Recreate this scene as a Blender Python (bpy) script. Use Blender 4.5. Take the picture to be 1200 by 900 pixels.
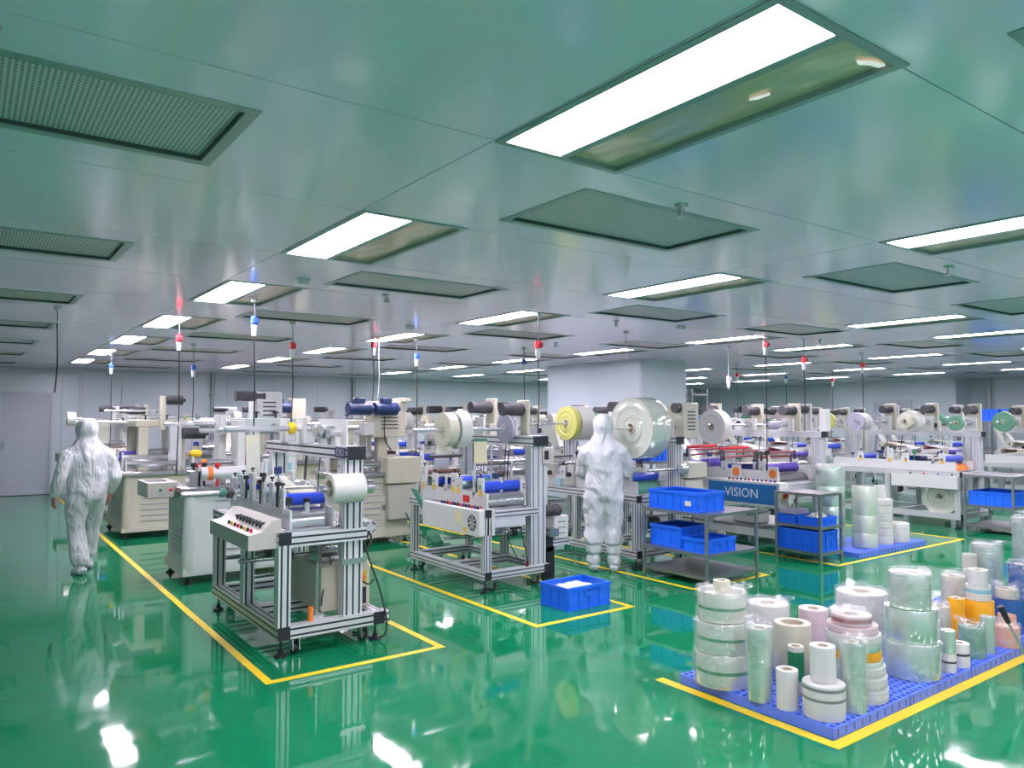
import bpy, bmesh, math, random
from mathutils import Vector, Matrix
PI = math.pi
scene = bpy.context.scene
for _o in list(bpy.data.objects):
    bpy.data.objects.remove(_o)
C = scene.collection

# ---------------------------------------------------------------- camera
YAW = math.radians(36.06); PITCH = math.atan(38 / 879)
cam_d = bpy.data.cameras.new('camera'); cam = bpy.data.objects.new('camera', cam_d); C.objects.link(cam)
cam.location = (0, 0, 1.70); cam.rotation_euler = (PI / 2 + PITCH, 0, -YAW)
cam_d.sensor_width = 36; cam_d.lens = 879 / 1200 * 36; cam_d.clip_end = 100; cam_d.clip_start = .05
scene.camera = cam
# ---------------------------------------------------------------- world and exposure
world = bpy.data.worlds.new('world'); scene.world = world; world.use_nodes = True
world.node_tree.nodes['Background'].inputs[0].default_value = (.02, .025, .03, 1)
scene.view_settings.view_transform = 'Standard'; scene.view_settings.look = 'None'
scene.view_settings.gamma = 1; scene.view_settings.use_curve_mapping = False
scene.view_settings.exposure = 0.0
LAMP = 51.0
LAMP_COL = (.98, .86, 1.03)
CEIL = 2.77
X0, X1, Y0, Y1 = -3.0, 23.2, -4.0, 19.3

# ---------------------------------------------------------------- helpers
def srgb(r, g, b):
    f = lambda c: (c / 255 / 12.92) if c / 255 <= .04045 else ((c / 255 + .055) / 1.055) ** 2.4
    return (f(r), f(g), f(b), 1)

MATS = {}
def mat(name, col, rough=.5, metal=0.0, var=.06, scale=8.0, bump=0.0, bscale=40.0, spec=.5, coat=0.0, alpha=1.0, trans=0.0, emit=0.0):
    m = bpy.data.materials.new(name); m.use_nodes = True; MATS[name] = m
    nt = m.node_tree; b = nt.nodes['Principled BSDF']
    b.inputs['Roughness'].default_value = rough; b.inputs['Metallic'].default_value = metal
    b.inputs['Specular IOR Level'].default_value = spec
    b.inputs['Coat Weight'].default_value = coat; b.inputs['Coat Roughness'].default_value = .06
    b.inputs['Alpha'].default_value = alpha; b.inputs['Transmission Weight'].default_value = trans
    tc = nt.nodes.new('ShaderNodeTexCoord')
    n = nt.nodes.new('ShaderNodeTexNoise'); n.inputs['Scale'].default_value = scale; n.inputs['Detail'].default_value = 3
    nt.links.new(tc.outputs['Object'], n.inputs['Vector'])
    if not metal and min(col[:3]) > .3: col = tuple(c * .78 for c in col[:3]) + (1,)
    r = nt.nodes.new('ShaderNodeValToRGB')
    r.color_ramp.elements[0].position = .3; r.color_ramp.elements[1].position = .7
    r.color_ramp.elements[0].color = tuple(max(0, c * (1 - var)) for c in col[:3]) + (1,)
    r.color_ramp.elements[1].color = tuple(min(1, c * (1 + var)) for c in col[:3]) + (1,)
    nt.links.new(n.outputs['Fac'], r.inputs['Fac']); nt.links.new(r.outputs['Color'], b.inputs['Base Color'])
    if emit:
        b.inputs['Emission Color'].default_value = col; b.inputs['Emission Strength'].default_value = emit
    if bump:
        n2 = nt.nodes.new('ShaderNodeTexNoise'); n2.inputs['Scale'].default_value = bscale; n2.inputs['Detail'].default_value = 4
        nt.links.new(tc.outputs['Object'], n2.inputs['Vector'])
        bp = nt.nodes.new('ShaderNodeBump'); bp.inputs['Strength'].default_value = bump; bp.inputs['Distance'].default_value = .01
        nt.links.new(n2.outputs['Fac'], bp.inputs['Height']); nt.links.new(bp.outputs['Normal'], b.inputs['Normal'])
    return m

class MB:
    """collects shapes; build() links them as ONE mesh object"""
    def __init__(s): s.v = []; s.f = []
    def add(s, vs, fs):
        o = len(s.v); s.v += [tuple(p) for p in vs]; s.f += [tuple(i + o for i in f) for f in fs]; return s
    def box(s, x0, x1, y0, y1, z0, z1, b=0.0):
        if x0 > x1: x0, x1 = x1, x0
        if y0 > y1: y0, y1 = y1, y0
        if z0 > z1: z0, z1 = z1, z0
        if b <= 0:
            return s.add([(x0,y0,z0),(x1,y0,z0),(x1,y1,z0),(x0,y1,z0),(x0,y0,z1),(x1,y0,z1),(x1,y1,z1),(x0,y1,z1)],
                         [(0,3,2,1),(4,5,6,7),(0,1,5,4),(1,2,6,5),(2,3,7,6),(3,0,4,7)])
        b = min(b, (x1-x0)/2.01, (y1-y0)/2.01, (z1-z0)/2.01)
        def ringv(z, i): return [(x0+i+b,y0+i,z),(x1-i-b,y0+i,z),(x1-i,y0+i+b,z),(x1-i,y1-i-b,z),(x1-i-b,y1-i,z),(x0+i+b,y1-i,z),(x0+i,y1-i-b,z),(x0+i,y0+i+b,z)]
        h = b * .6
        return s.loops([ringv(z0, h), ringv(z0 + h, 0), ringv(z1 - h, 0), ringv(z1, h)])
    def loops(s, rings, cap=True, close=False):
        n = len(rings[0]); vs = [p for r in rings for p in r]; fs = []
        for k in range(len(rings) - (0 if close else 1)):
            a = k * n; c = ((k + 1) % len(rings)) * n
            for i in range(n):
                j = (i + 1) % n; fs.append((a+i, a+j, c+j, c+i))
        if cap and not close:
            fs.append(tuple(range(n - 1, -1, -1))); fs.append(tuple(range((len(rings)-1)*n, len(rings)*n)))
        return s.add(vs, fs)
    def cyl(s, p0, p1, r0, r1=None, n=14, cap=True):
        r1 = r0 if r1 is None else r1
        p0 = Vector(p0); p1 = Vector(p1); d = (p1 - p0).normalized()
        a = d.orthogonal().normalized(); b = d.cross(a)
        R = lambda p, r: [tuple(p + a * (r * math.cos(2*PI*i/n)) + b * (r * math.sin(2*PI*i/n))) for i in range(n)]
        return s.loops([R(p0, r0), R(p1, r1)], cap)
    def pipe(s, p0, p1, ro, ri, n=20):
        p0 = Vector(p0); p1 = Vector(p1); d = (p1 - p0).normalized()
        a = d.orthogonal().normalized(); b = d.cross(a)
        R = lambda p, r: [tuple(p + a * (r * math.cos(2*PI*i/n)) + b * (r * math.sin(2*PI*i/n))) for i in range(n)]
        return s.loops([R(p0, ro), R(p1, ro), R(p1, ri), R(p0, ri)], close=True)
    def lathe(s, prof, c=(0, 0, 0), n=28, close=False):
        rings = [[(c[0] + r*math.cos(2*PI*i/n), c[1] + r*math.sin(2*PI*i/n), c[2] + z) for i in range(n)] for r, z in prof]
        return s.loops(rings, cap=not close, close=close)
    def prism(s, poly, axis, a, b):
        if axis == 'x': m = lambda u, v, t: (t, u, v)
        elif axis == 'y': m = lambda u, v, t: (u, t, v)
        else: m = lambda u, v, t: (u, v, t)
        ar = sum(poly[i][0]*poly[(i+1)%len(poly)][1]-poly[(i+1)%len(poly)][0]*poly[i][1] for i in range(len(poly)))
        if (ar < 0) != (axis == 'y'): poly = poly[::-1]
        return s.loops([[m(u, v, a) for u, v in poly], [m(u, v, b) for u, v in poly]])
    def tube(s, pts, r, n=6):
        pts = [Vector(p) for p in pts]; rings = []; up = Vector((.3, .2, 1)).normalized(); prev = None
        for i, p in enumerate(pts):
            d = (pts[min(i+1, len(pts)-1)] - pts[max(i-1, 0)]).normalized()
            a = (d.orthogonal() if prev is None else prev - d * prev.dot(d)).normalized(); prev = a; b = d.cross(a)
            rings.append([tuple(p + a*(r*math.cos(2*PI*k/n)) + b*(r*math.sin(2*PI*k/n))) for k in range(n)])
        return s.loops(rings)
    def prof(s, axis, a, b, c0, c1, w, h, nw=2, nh=2, sl=.015, dp=.018):
        """slotted aluminium extrusion along an axis; (c0,c1) is the centre in the two other axes, w x h its size"""
        def side(L, n): return [(-L/2 + L*(k+.5)/n) for k in range(n)]
        P = []
        P.append((-w/2, -h/2))
        for t in side(w, nw): P += [(t-sl/2,-h/2),(t-sl/2,-h/2+dp),(t+sl/2,-h/2+dp),(t+sl/2,-h/2)]
        P.append((w/2, -h/2))
        for t in side(h, nh): P += [(w/2,t-sl/2),(w/2-dp,t-sl/2),(w/2-dp,t+sl/2),(w/2,t+sl/2)]
        P.append((w/2, h/2))
        for t in side(w, nw)[::-1]: P += [(t+sl/2,h/2),(t+sl/2,h/2-dp),(t-sl/2,h/2-dp),(t-sl/2,h/2)]
        P.append((-w/2, h/2))
        for t in side(h, nh)[::-1]: P += [(-w/2,t+sl/2),(-w/2+dp,t+sl/2),(-w/2+dp,t-sl/2),(-w/2,t-sl/2)]
        return s.prism([(c0+u, c1+v) for u, v in P], axis, a, b)
    def mesh(s, name, m, smooth=True):
        me = bpy.data.meshes.new(name); me.from_pydata(s.v, [], s.f); me.update()
        if smooth:
            me.polygons.foreach_set('use_smooth', [True] * len(me.polygons)); me.set_sharp_from_angle(angle=math.radians(38))
        me.materials.append(MATS[m] if isinstance(m, str) else m)
        return me
    def build(s, name, m, parent=None, loc=(0, 0, 0), smooth=True):
        return link(name, s.mesh(name, m, smooth), parent, loc)

def link(name, me, parent=None, loc=(0, 0, 0), rot=(0, 0, 0)):
    o = bpy.data.objects.new(name, me); C.objects.link(o); o.location = loc; o.rotation_euler = rot
    if parent is not None: o.parent = parent
    return o
CACHE = {}
def inst(key, make, name, m, parent, loc, rot=(0, 0, 0)):
    k = (key, m)
    if k not in CACHE: CACHE[k] = make().mesh(name, m)
    return link(name, CACHE[k], parent, loc, rot)
def tag(o, label=None, cat=None, group=None, kind=None):
    if label: o['label'] = label
    if cat: o['category'] = cat
    if group: o['group'] = group
    if kind: o['kind'] = kind
    return o
def thing(name, label, cat, loc=(0, 0, 0), rot=(0, 0, 0), group=None):
    o = bpy.data.objects.new(name, None); C.objects.link(o); o.location = loc; o.rotation_euler = rot
    o.empty_display_size = .1
    return tag(o, label, cat, group)
def copy_tree(o, parent=None):
    c = o.copy(); C.objects.link(c); c.parent = parent
    for ch in list(o.children): copy_tree(ch, c)
    return c
def text_mesh(body, size, name, m, parent, loc, rot, depth=.0006, align='CENTER'):
    cu = bpy.data.curves.new(name, 'FONT'); cu.body = body; cu.size = size; cu.extrude = depth
    cu.align_x = align; cu.align_y = 'CENTER'; cu.resolution_u = 3
    t = bpy.data.objects.new('tmp_text', cu); C.objects.link(t)
    dg = bpy.context.evaluated_depsgraph_get(); me = bpy.data.meshes.new_from_object(t.evaluated_get(dg))
    bpy.data.objects.remove(t); me.materials.clear(); me.materials.append(MATS[m])
    return link(name, me, parent, loc, rot)
ORD = ['first', 'second', 'third', 'fourth', 'fifth', 'sixth', 'seventh', 'eighth', 'ninth', 'tenth']

# ---------------------------------------------------------------- materials
mat('alu', (.68, .70, .71, 1), .34, .4, .04, 6)
mat('steel', (.55, .56, .57, 1), .2, .9, .05, 5)
mat('chrome', (.72, .74, .76, 1), .22, .75, .02, 5)
mat('stainless', (.36, .37, .37, 1), .3, .85, .06, 6)
mat('white_paint', srgb(222, 226, 222), .35, 0, .03)
mat('pale_green_paint', srgb(206, 219, 211), .35, 0, .03)
mat('cream_paint', srgb(214, 212, 190), .4, 0, .03)
mat('beige_paint', srgb(205, 204, 192), .42, 0, .03)
mat('black_plastic', srgb(30, 33, 40), .45, 0, .1)
mat('dark_grey', srgb(62, 64, 68), .45, 0, .1)
mat('motor_grey', srgb(78, 78, 82), .5, .2, .1)
mat('blue_motor', srgb(35, 56, 105), .4, 0, .08)
mat('blue_roller', srgb(36, 70, 190), .3, 0, .05)
mat('purple_roller', srgb(72, 52, 150), .3, 0, .05)
mat('beige_roller', srgb(196, 186, 170), .4, 0, .05)
mat('red_roller', srgb(190, 40, 50), .35, 0, .05)
mat('maroon_roller', srgb(140, 50, 60), .35, 0, .05)
mat('brown_metal', srgb(128, 96, 86), .35, .4, .1)
mat('sky_roller', srgb(170, 205, 220), .3, 0, .05)
mat('yellow_paint', srgb(232, 200, 30), .45, 0, .05)
mat('orange_paint', srgb(225, 125, 45), .45, 0, .05)
mat('red_paint', srgb(200, 35, 40), .4, 0, .05)
mat('green_paint', srgb(30, 130, 85), .4, 0, .06)
mat('green_plate', srgb(60, 130, 105), .35, 0, .06)
mat('amber_sticker', srgb(214, 178, 70), .5, 0, .05)
mat('note_paper', srgb(236, 232, 190), .6, 0, .03)
mat('print_ink', srgb(70, 70, 78), .6, 0, .03)
mat('white_print', srgb(240, 242, 245), .5, 0, .01)
mat('sign_blue', srgb(25, 110, 175), .35, 0, .03)
mat('navy_plate', srgb(40, 40, 75), .4, 0, .03)
mat('screen_cyan', srgb(150, 205, 215), .2, 0, .02)
mat('crate_blue', srgb(24, 104, 228), .38, 0, .05)
mat('pallet_blue', srgb(88, 122, 226), .45, 0, .06)
mat('paper_white', srgb(232, 232, 226), .6, 0, .02)
mat('core_card', srgb(222, 214, 190), .6, 0, .05)
mat('film_white', srgb(226, 228, 220), .28, 0, .04, 20)
mat('film_cream', srgb(222, 220, 196), .28, 0, .04, 20)
mat('film_green', srgb(196, 216, 200), .1, .5, .05, 12, coat=1)
mat('film_pale', srgb(218, 224, 208), .1, .3, .05, 12, coat=1)
mat('film_amber', srgb(236, 168, 30), .2, 0, .05, 12, coat=.4)
mat('film_peach', srgb(238, 178, 150), .3, 0, .05, 12)
mat('film_blue', srgb(36, 84, 150), .2, 0, .05, 12, coat=.4)
mat('film_darkgreen', srgb(96, 150, 122), .25, 0, .05, 12, coat=.4)
mat('film_grey', srgb(178, 178, 196), .3, 0, .05, 12)
mat('film_yellow', srgb(196, 198, 112), .3, 0, .06, 16)
mat('film_pink', srgb(226, 204, 204), .3, 0, .05, 12)
mat('film_maroon', srgb(150, 70, 80), .3, 0, .05, 12)
mat('band_green', srgb(60, 140, 95), .4, 0, .05)
mat('band_grey', srgb(120, 128, 124), .4, 0, .05)
mat('cable_black', srgb(28, 30, 34), .5, 0, .1)
mat('cable_grey', srgb(90, 95, 105), .5, 0, .1)
mat('cable_white', srgb(225, 228, 230), .5, 0, .05)
mat('plug_red', srgb(210, 45, 55), .4, 0, .05)
mat('plug_blue', srgb(50, 90, 175), .4, 0, .05)
mat('plug_white', srgb(232, 234, 236), .4, 0, .03)
mat('tape_yellow', srgb(240, 205, 30), .45, 0, .05, 3)
mat('suit_white', srgb(224, 230, 232), .6, 0, .02, 6)
mat('skin', srgb(176, 122, 96), .5, 0, .08, 12)
mat('skin_light', srgb(224, 222, 214), .55, 0, .03, 12)
mat('mask_blue', srgb(190, 210, 225), .7, 0, .03, 12)
mat('hair_black', srgb(25, 22, 22), .5, 0, .1, 30)
mat('eye_white', srgb(235, 235, 232), .3, 0, .02)
mat('wall_paint', srgb(222, 236, 242), .3, 0, .015, .6)
mat('wall_trim', srgb(214, 222, 228), .35, 0, .02, 1)
mat('door_paint', srgb(200, 208, 218), .3, 0, .015, 1)
mat('filter_frame', srgb(150, 166, 166), .4, .3, .03)
mat('torn_glow', (.9, .88, .85, 1), .4, 0, .02, emit=.75)
mat('gap_dark', srgb(66, 76, 76), .6, 0, .05)

def floor_material():
    m = bpy.data.materials.new('green_epoxy'); m.use_nodes = True; MATS['green_epoxy'] = m
    nt = m.node_tree; b = nt.nodes['Principled BSDF']; L = nt.links
    tc = nt.nodes.new('ShaderNodeTexCoord')
    n = nt.nodes.new('ShaderNodeTexNoise'); n.inputs['Scale'].default_value = 1.1; n.inputs['Detail'].default_value = 6
    L.new(tc.outputs['Object'], n.inputs['Vector'])
    r = nt.nodes.new('ShaderNodeValToRGB'); r.color_ramp.elements[0].position = .35; r.color_ramp.elements[1].position = .7
    r.color_ramp.elements[0].color = (.003, .182, .070, 1); r.color_ramp.elements[1].color = (.006, .212, .086, 1)
    L.new(n.outputs['Fac'], r.inputs['Fac']); L.new(r.outputs['Color'], b.inputs['Base Color'])
    n2 = nt.nodes.new('ShaderNodeTexNoise'); n2.inputs['Scale'].default_value = 5; n2.inputs['Detail'].default_value = 5
    L.new(tc.outputs['Object'], n2.inputs['Vector'])
    mr = nt.nodes.new('ShaderNodeMapRange'); mr.inputs['From Min'].default_value = .35; mr.inputs['From Max'].default_value = .75
    mr.inputs['To Min'].default_value = .025; mr.inputs['To Max'].default_value = .08
    L.new(n2.outputs['Fac'], mr.inputs['Value']); L.new(mr.outputs['Result'], b.inputs['Roughness'])
    n3 = nt.nodes.new('ShaderNodeTexNoise'); n3.inputs['Scale'].default_value = 2.2; n3.inputs['Detail'].default_value = 2
    L.new(tc.outputs['Object'], n3.inputs['Vector'])
    bp = nt.nodes.new('ShaderNodeBump'); bp.inputs['Strength'].default_value = .03; bp.inputs['Distance'].default_value = .02
    L.new(n3.outputs['Fac'], bp.inputs['Height']); L.new(bp.outputs['Normal'], b.inputs['Normal'])
    b.inputs['Specular IOR Level'].default_value = .5
def suit_folds():
    m = MATS['suit_white']; nt = m.node_tree; b = nt.nodes['Principled BSDF']; L = nt.links
    tc = nt.nodes.new('ShaderNodeTexCoord'); h = None
    for sc, rot, wt in (((6, 6, 2.6), (0, .5, .3), 1.0), ((5.5, 5.5, 2.4), (.2, -.6, 0), 1.0), ((18, 18, 9), (0, .2, 0), .12)):
        mp = nt.nodes.new('ShaderNodeMapping'); mp.inputs['Scale'].default_value = sc; mp.inputs['Rotation'].default_value = rot; L.new(tc.outputs['Object'], mp.inputs['Vector'])
        n = nt.nodes.new('ShaderNodeTexNoise'); n.inputs['Scale'].default_value = 1; n.inputs['Detail'].default_value = 2; n.inputs['Distortion'].default_value = .7
        L.new(mp.outputs['Vector'], n.inputs['Vector'])
        a = nt.nodes.new('ShaderNodeMath'); a.operation = 'SUBTRACT'; a.inputs[1].default_value = .5; L.new(n.outputs['Fac'], a.inputs[0])
        c = nt.nodes.new('ShaderNodeMath'); c.operation = 'ABSOLUTE'; L.new(a.outputs[0], c.inputs[0])
        d = nt.nodes.new('ShaderNodeMath'); d.operation = 'MULTIPLY_ADD'; d.inputs[1].default_value = wt; L.new(c.outputs[0], d.inputs[0])
        if h is not None: L.new(h.outputs[0], d.inputs[2])
        else: d.inputs[2].default_value = 0
        h = d
    bp = nt.nodes.new('ShaderNodeBump'); bp.inputs['Strength'].default_value = .8; bp.inputs['Distance'].default_value = .075
    L.new(h.outputs[0], bp.inputs['Height']); L.new(bp.outputs['Normal'], b.inputs['Normal'])
suit_folds()
floor_material()
def ceiling_material():
    m = bpy.data.materials.new('ceiling_steel_paint'); m.use_nodes = True; MATS['ceiling_steel_paint'] = m
    nt = m.node_tree; b = nt.nodes['Principled BSDF']; L = nt.links
    b.inputs['Base Color'].default_value = (.94, .77, .97, 1); b.inputs['Roughness'].default_value = .13
    b.inputs['Specular IOR Level'].default_value = .8
    tc = nt.nodes.new('ShaderNodeTexCoord')
    n3 = nt.nodes.new('ShaderNodeTexNoise'); n3.inputs['Scale'].default_value = 2.5; n3.inputs['Detail'].default_value = 4
    L.new(tc.outputs['Object'], n3.inputs['Vector'])
    bp = nt.nodes.new('ShaderNodeBump'); bp.inputs['Strength'].default_value = .1; bp.inputs['Distance'].default_value = .02
    L.new(n3.outputs['Fac'], bp.inputs['Height']); L.new(bp.outputs['Normal'], b.inputs['Normal'])
ceiling_material()
def diffuser_material():
    m = bpy.data.materials.new('lit_diffuser'); m.use_nodes = True; MATS['lit_diffuser'] = m
    b = m.node_tree.nodes['Principled BSDF']
    b.inputs['Base Color'].default_value = (.8, .8, .8, 1); b.inputs['Emission Color'].default_value = (*LAMP_COL, 1)
    b.inputs['Emission Strength'].default_value = LAMP
diffuser_material()
def film_cover_material():
    m = bpy.data.materials.new('crinkled_film'); m.use_nodes = True; MATS['crinkled_film'] = m
    nt = m.node_tree; b = nt.nodes['Principled BSDF']; L = nt.links
    b.inputs['Base Color'].default_value = (.82, .60, .44, 1); b.inputs['Metallic'].default_value = .2; b.inputs['Roughness'].default_value = .18
    tc = nt.nodes.new('ShaderNodeTexCoord')
    mp = nt.nodes.new('ShaderNodeMapping'); mp.inputs['Scale'].default_value = (9, 3, 3); L.new(tc.outputs['Object'], mp.inputs['Vector'])
    n = nt.nodes.new('ShaderNodeTexNoise'); n.inputs['Scale'].default_value = 1.0; n.inputs['Detail'].default_value = 3; n.inputs['Distortion'].default_value = .8
    L.new(mp.outputs['Vector'], n.inputs['Vector'])
    bp = nt.nodes.new('ShaderNodeBump'); bp.inputs['Strength'].default_value = .3; bp.inputs['Distance'].default_value = .02
    L.new(n.outputs['Fac'], bp.inputs['Height']); L.new(bp.outputs['Normal'], b.inputs['Normal'])
film_cover_material()
def perforated_material():
    m = bpy.data.materials.new('perforated_plate'); m.use_nodes = True; MATS['perforated_plate'] = m
    nt = m.node_tree; b = nt.nodes['Principled BSDF']; L = nt.links
    b.inputs['Roughness'].default_value = .5; b.inputs['Metallic'].default_value = .1
    tc = nt.nodes.new('ShaderNodeTexCoord')
    v = nt.nodes.new('ShaderNodeTexVoronoi'); v.inputs['Scale'].default_value = 58; v.inputs['Randomness'].default_value = 0.0
    L.new(tc.outputs['Object'], v.inputs['Vector'])
    r = nt.nodes.new('ShaderNodeValToRGB'); r.color_ramp.elements[0].position = .3; r.color_ramp.elements[1].position = .4
    r.color_ramp.elements[0].color = srgb(122, 120, 122); r.color_ramp.elements[1].color = srgb(232, 216, 224)
    L.new(v.outputs['Distance'], r.inputs['Fac']); L.new(r.outputs['Color'], b.inputs['Base Color'])
perforated_material()
def wrap_material():
    m = bpy.data.materials.new('plastic_wrap'); m.use_nodes = True; MATS['plastic_wrap'] = m
    nt = m.node_tree; b = nt.nodes['Principled BSDF']; L = nt.links
    tr = nt.nodes.new('ShaderNodeBsdfTransparent'); gl = nt.nodes.new('ShaderNodeBsdfGlossy'); mx = nt.nodes.new('ShaderNodeMixShader')
    df = nt.nodes.new('ShaderNodeBsdfDiffuse'); df.inputs['Color'].default_value = (.85, .88, .86, 1)
    mx2 = nt.nodes.new('ShaderNodeMixShader'); mx2.inputs['Fac'].default_value = .45
    gl.inputs['Roughness'].default_value = .12
    tc = nt.nodes.new('ShaderNodeTexCoord')
    n = nt.nodes.new('ShaderNodeTexNoise'); n.inputs['Scale'].default_value = 16; n.inputs['Detail'].default_value = 5; n.inputs['Distortion'].default_value = 1.2
    L.new(tc.outputs['Object'], n.inputs['Vector'])
    bp = nt.nodes.new('ShaderNodeBump'); bp.inputs['Strength'].default_value = .9; bp.inputs['Distance'].default_value = .02
    L.new(n.outputs['Fac'], bp.inputs['Height'])
    L.new(bp.outputs['Normal'], gl.inputs['Normal']); L.new(bp.outputs['Normal'], df.inputs['Normal'])
    r = nt.nodes.new('ShaderNodeMapRange'); r.inputs['From Min'].default_value = .4; r.inputs['From Max'].default_value = .8
    r.inputs['To Min'].default_value = .1; r.inputs['To Max'].default_value = .55
    L.new(n.outputs['Fac'], r.inputs['Value'])
    L.new(gl.outputs[0], mx2.inputs[1]); L.new(df.outputs[0], mx2.inputs[2])
    L.new(r.outputs['Result'], mx.inputs['Fac']); L.new(tr.outputs[0], mx.inputs[1]); L.new(mx2.outputs[0], mx.inputs[2])
    L.new(mx.outputs[0], nt.nodes['Material Output'].inputs['Surface'])
wrap_material()

# ---------------------------------------------------------------- room shell
floor = MB().box(X0, X1, Y0, Y1, -.1, 0).build('floor', 'green_epoxy', smooth=False)
tag(floor, 'glossy green epoxy floor reflecting the machines and lights', kind='structure')

LX = [1.66, 4.53, 8.38, 10.50, 13.38, 16.25, 19.1]          # left edges of the lit strips
LY = [1.115 + 2.47 * i for i in range(-2, 7)]
FX = [-.47, 2.37, 5.23, 7.66, 10.95, 13.75, 16.6, 19.5]
FY = [2.65 + 2.47 * i for i in range(-2, 7)]
COLUMN = (10.1, 11.36, 9.8, 12.6)
def clash(a, b): return a[0] < b[1] and a[1] > b[0] and a[2] < b[3] and a[3] > b[2]
lights = []
for i, x in enumerate(LX):
    for j, y in enumerate(LY):
        r = (x, x + .61, y, y + 1.23)
        if clash(r, COLUMN) or (i == 3 and j == 5): continue
        if i > 2 and j < 2: continue
        lights.append((i, j, r))
lights += [(-1, j, (-1.2, -.59, y, y + 1.23)) for j, y in enumerate(LY) if j in (0, 1)]
filters = []
for i, x in enumerate(FX):
    for j, y in enumerate(FY):
        r = (x, x + 1.24, y, y + .62)
        if clash(r, COLUMN) or (i > 2 and j < 2) or r[3] > Y1 - .3: continue
        if any(clash(r, q[2]) for q in lights): continue
        filters.append((i, j, r))
openings = [q[2] for q in lights] + [q[2] for q in filters] + [COLUMN]
ceiling = MB().box(X0, X1, Y0, Y1, CEIL + .09, CEIL + .14).build('ceiling', 'ceiling_steel_paint', smooth=False)
tag(ceiling, 'glossy pale grey panelled cleanroom ceiling', kind='structure')
def subtract(rects, h):
    out = []
    for a in rects:
        if not clash(a, h): out.append(a); continue
        x0, x1, y0, y1 = a
        if h[0] > x0: out.append((x0, h[0], y0, y1))
        if h[1] < x1: out.append((h[1], x1, y0, y1))
        u0, u1 = max(x0, h[0]), min(x1, h[1])
        if h[2] > y0: out.append((u0, u1, y0, h[2]))
        if h[3] < y1: out.append((u0, u1, h[3], y1))
    return out
sx = [X0, -1.27, 1.63, 4.50, 8.35, 10.47, 13.35, 16.22, 19.07, X1]
sy = [Y0] + [-2.585 + 1.235 * k for k in range(18)] + [Y1]
for i in range(len(sx) - 1):
    for j in range(len(sy) - 1):
        rs = [(sx[i] + .003, sx[i+1] - .003, sy[j] + .003, sy[j+1] - .003)]
        for h in openings: rs = subtract(rs, h)
        if not rs: continue
        m = MB()
        for a in rs: m.box(a[0], a[1], a[2], a[3], CEIL, CEIL + .088)
        m.build('ceiling_panel', 'ceiling_steel_paint', ceiling, smooth=False)

ROWN = ['left', 'second from left', 'third', 'fourth', 'fifth', 'sixth', 'rightmost far']
def ceiling_light(i, j, r):
    row = ['leftmost', 'second', 'third', 'fourth', 'fifth', 'sixth', 'seventh'][i] if i >= 0 else 'outer'
    lab = 'lit rectangular ceiling light, %s in the %s row of lights counting from the camera' % (ORD[max(j - 2, 0)], row)
    if i == 0 and j == 2: lab = 'largest ceiling light, blown-out white panel beside a tan film covered half'
    if i < 0 or j < 2: lab = 'ceiling light panel behind or beside the camera position, %s row, place %s' % (row, ORD[j])
    t = thing('ceiling_light', lab, 'ceiling light', (r[0], r[2], CEIL), group='recessed ceiling lights')
    w, l = .61, 1.23
    def fr(): return (MB().box(-.02, w+.02, -.02, .012, -.006, .05).box(-.02, w+.02, l-.012, l+.02, -.006, .05)
                      .box(-.02, .012, .012, l-.012, -.006, .05).box(w-.012, w+.02, .012, l-.012, -.006, .05).box(.285, .325, .012, l-.012, -.003, .05))
    inst('lf', fr, 'light_frame', 'filter_frame', t, (0, 0, 0))
    inst('ld', lambda: MB().box(.012, .285, .012, l-.012, .004, .03), 'diffuser', 'lit_diffuser', t, (0, 0, 0))
    def cover():
        rnd = random.Random(4); m = MB(); nx, ny = 6, 24; vs = []; fs = []
        for b in range(ny + 1):
            for a in range(nx + 1):
                e = 0 if a in (0, nx) or b in (0, ny) else 1
                vs.append((.325 + (w - .012 - .325) * a / nx, .012 + (l - .024) * b / ny, .014 + e * rnd.uniform(-.005, .005)))
        for b in range(ny):
            for a in range(nx):
                q = b * (nx + 1) + a; fs.append((q, q + nx + 1, q + nx + 2, q + 1))
        return m.add(vs, fs)
    if i == 0 and j == 2:
        for poly in ([(.49, .07), (.53, .045), (.575, .03), (.595, .035), (.59, .055), (.55, .062), (.52, .08)], [(.46, .43), (.475, .36), (.49, .37), (.485, .42), (.47, .44)]):
            tag(MB().prism(poly, 'z', .004, .006).build('torn_glow_patch', 'torn_glow', t), 'glowing patch standing for lamp light through torn film')  # emissive patch under the uncut film, imitates lamp light showing through a tear
    tag(inst('lc', cover, 'film_cover', 'crinkled_film', t, (0, 0, 0)), 'tan crinkled reflective film over the unlit half')
for q in lights: ceiling_light(*q)
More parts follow.
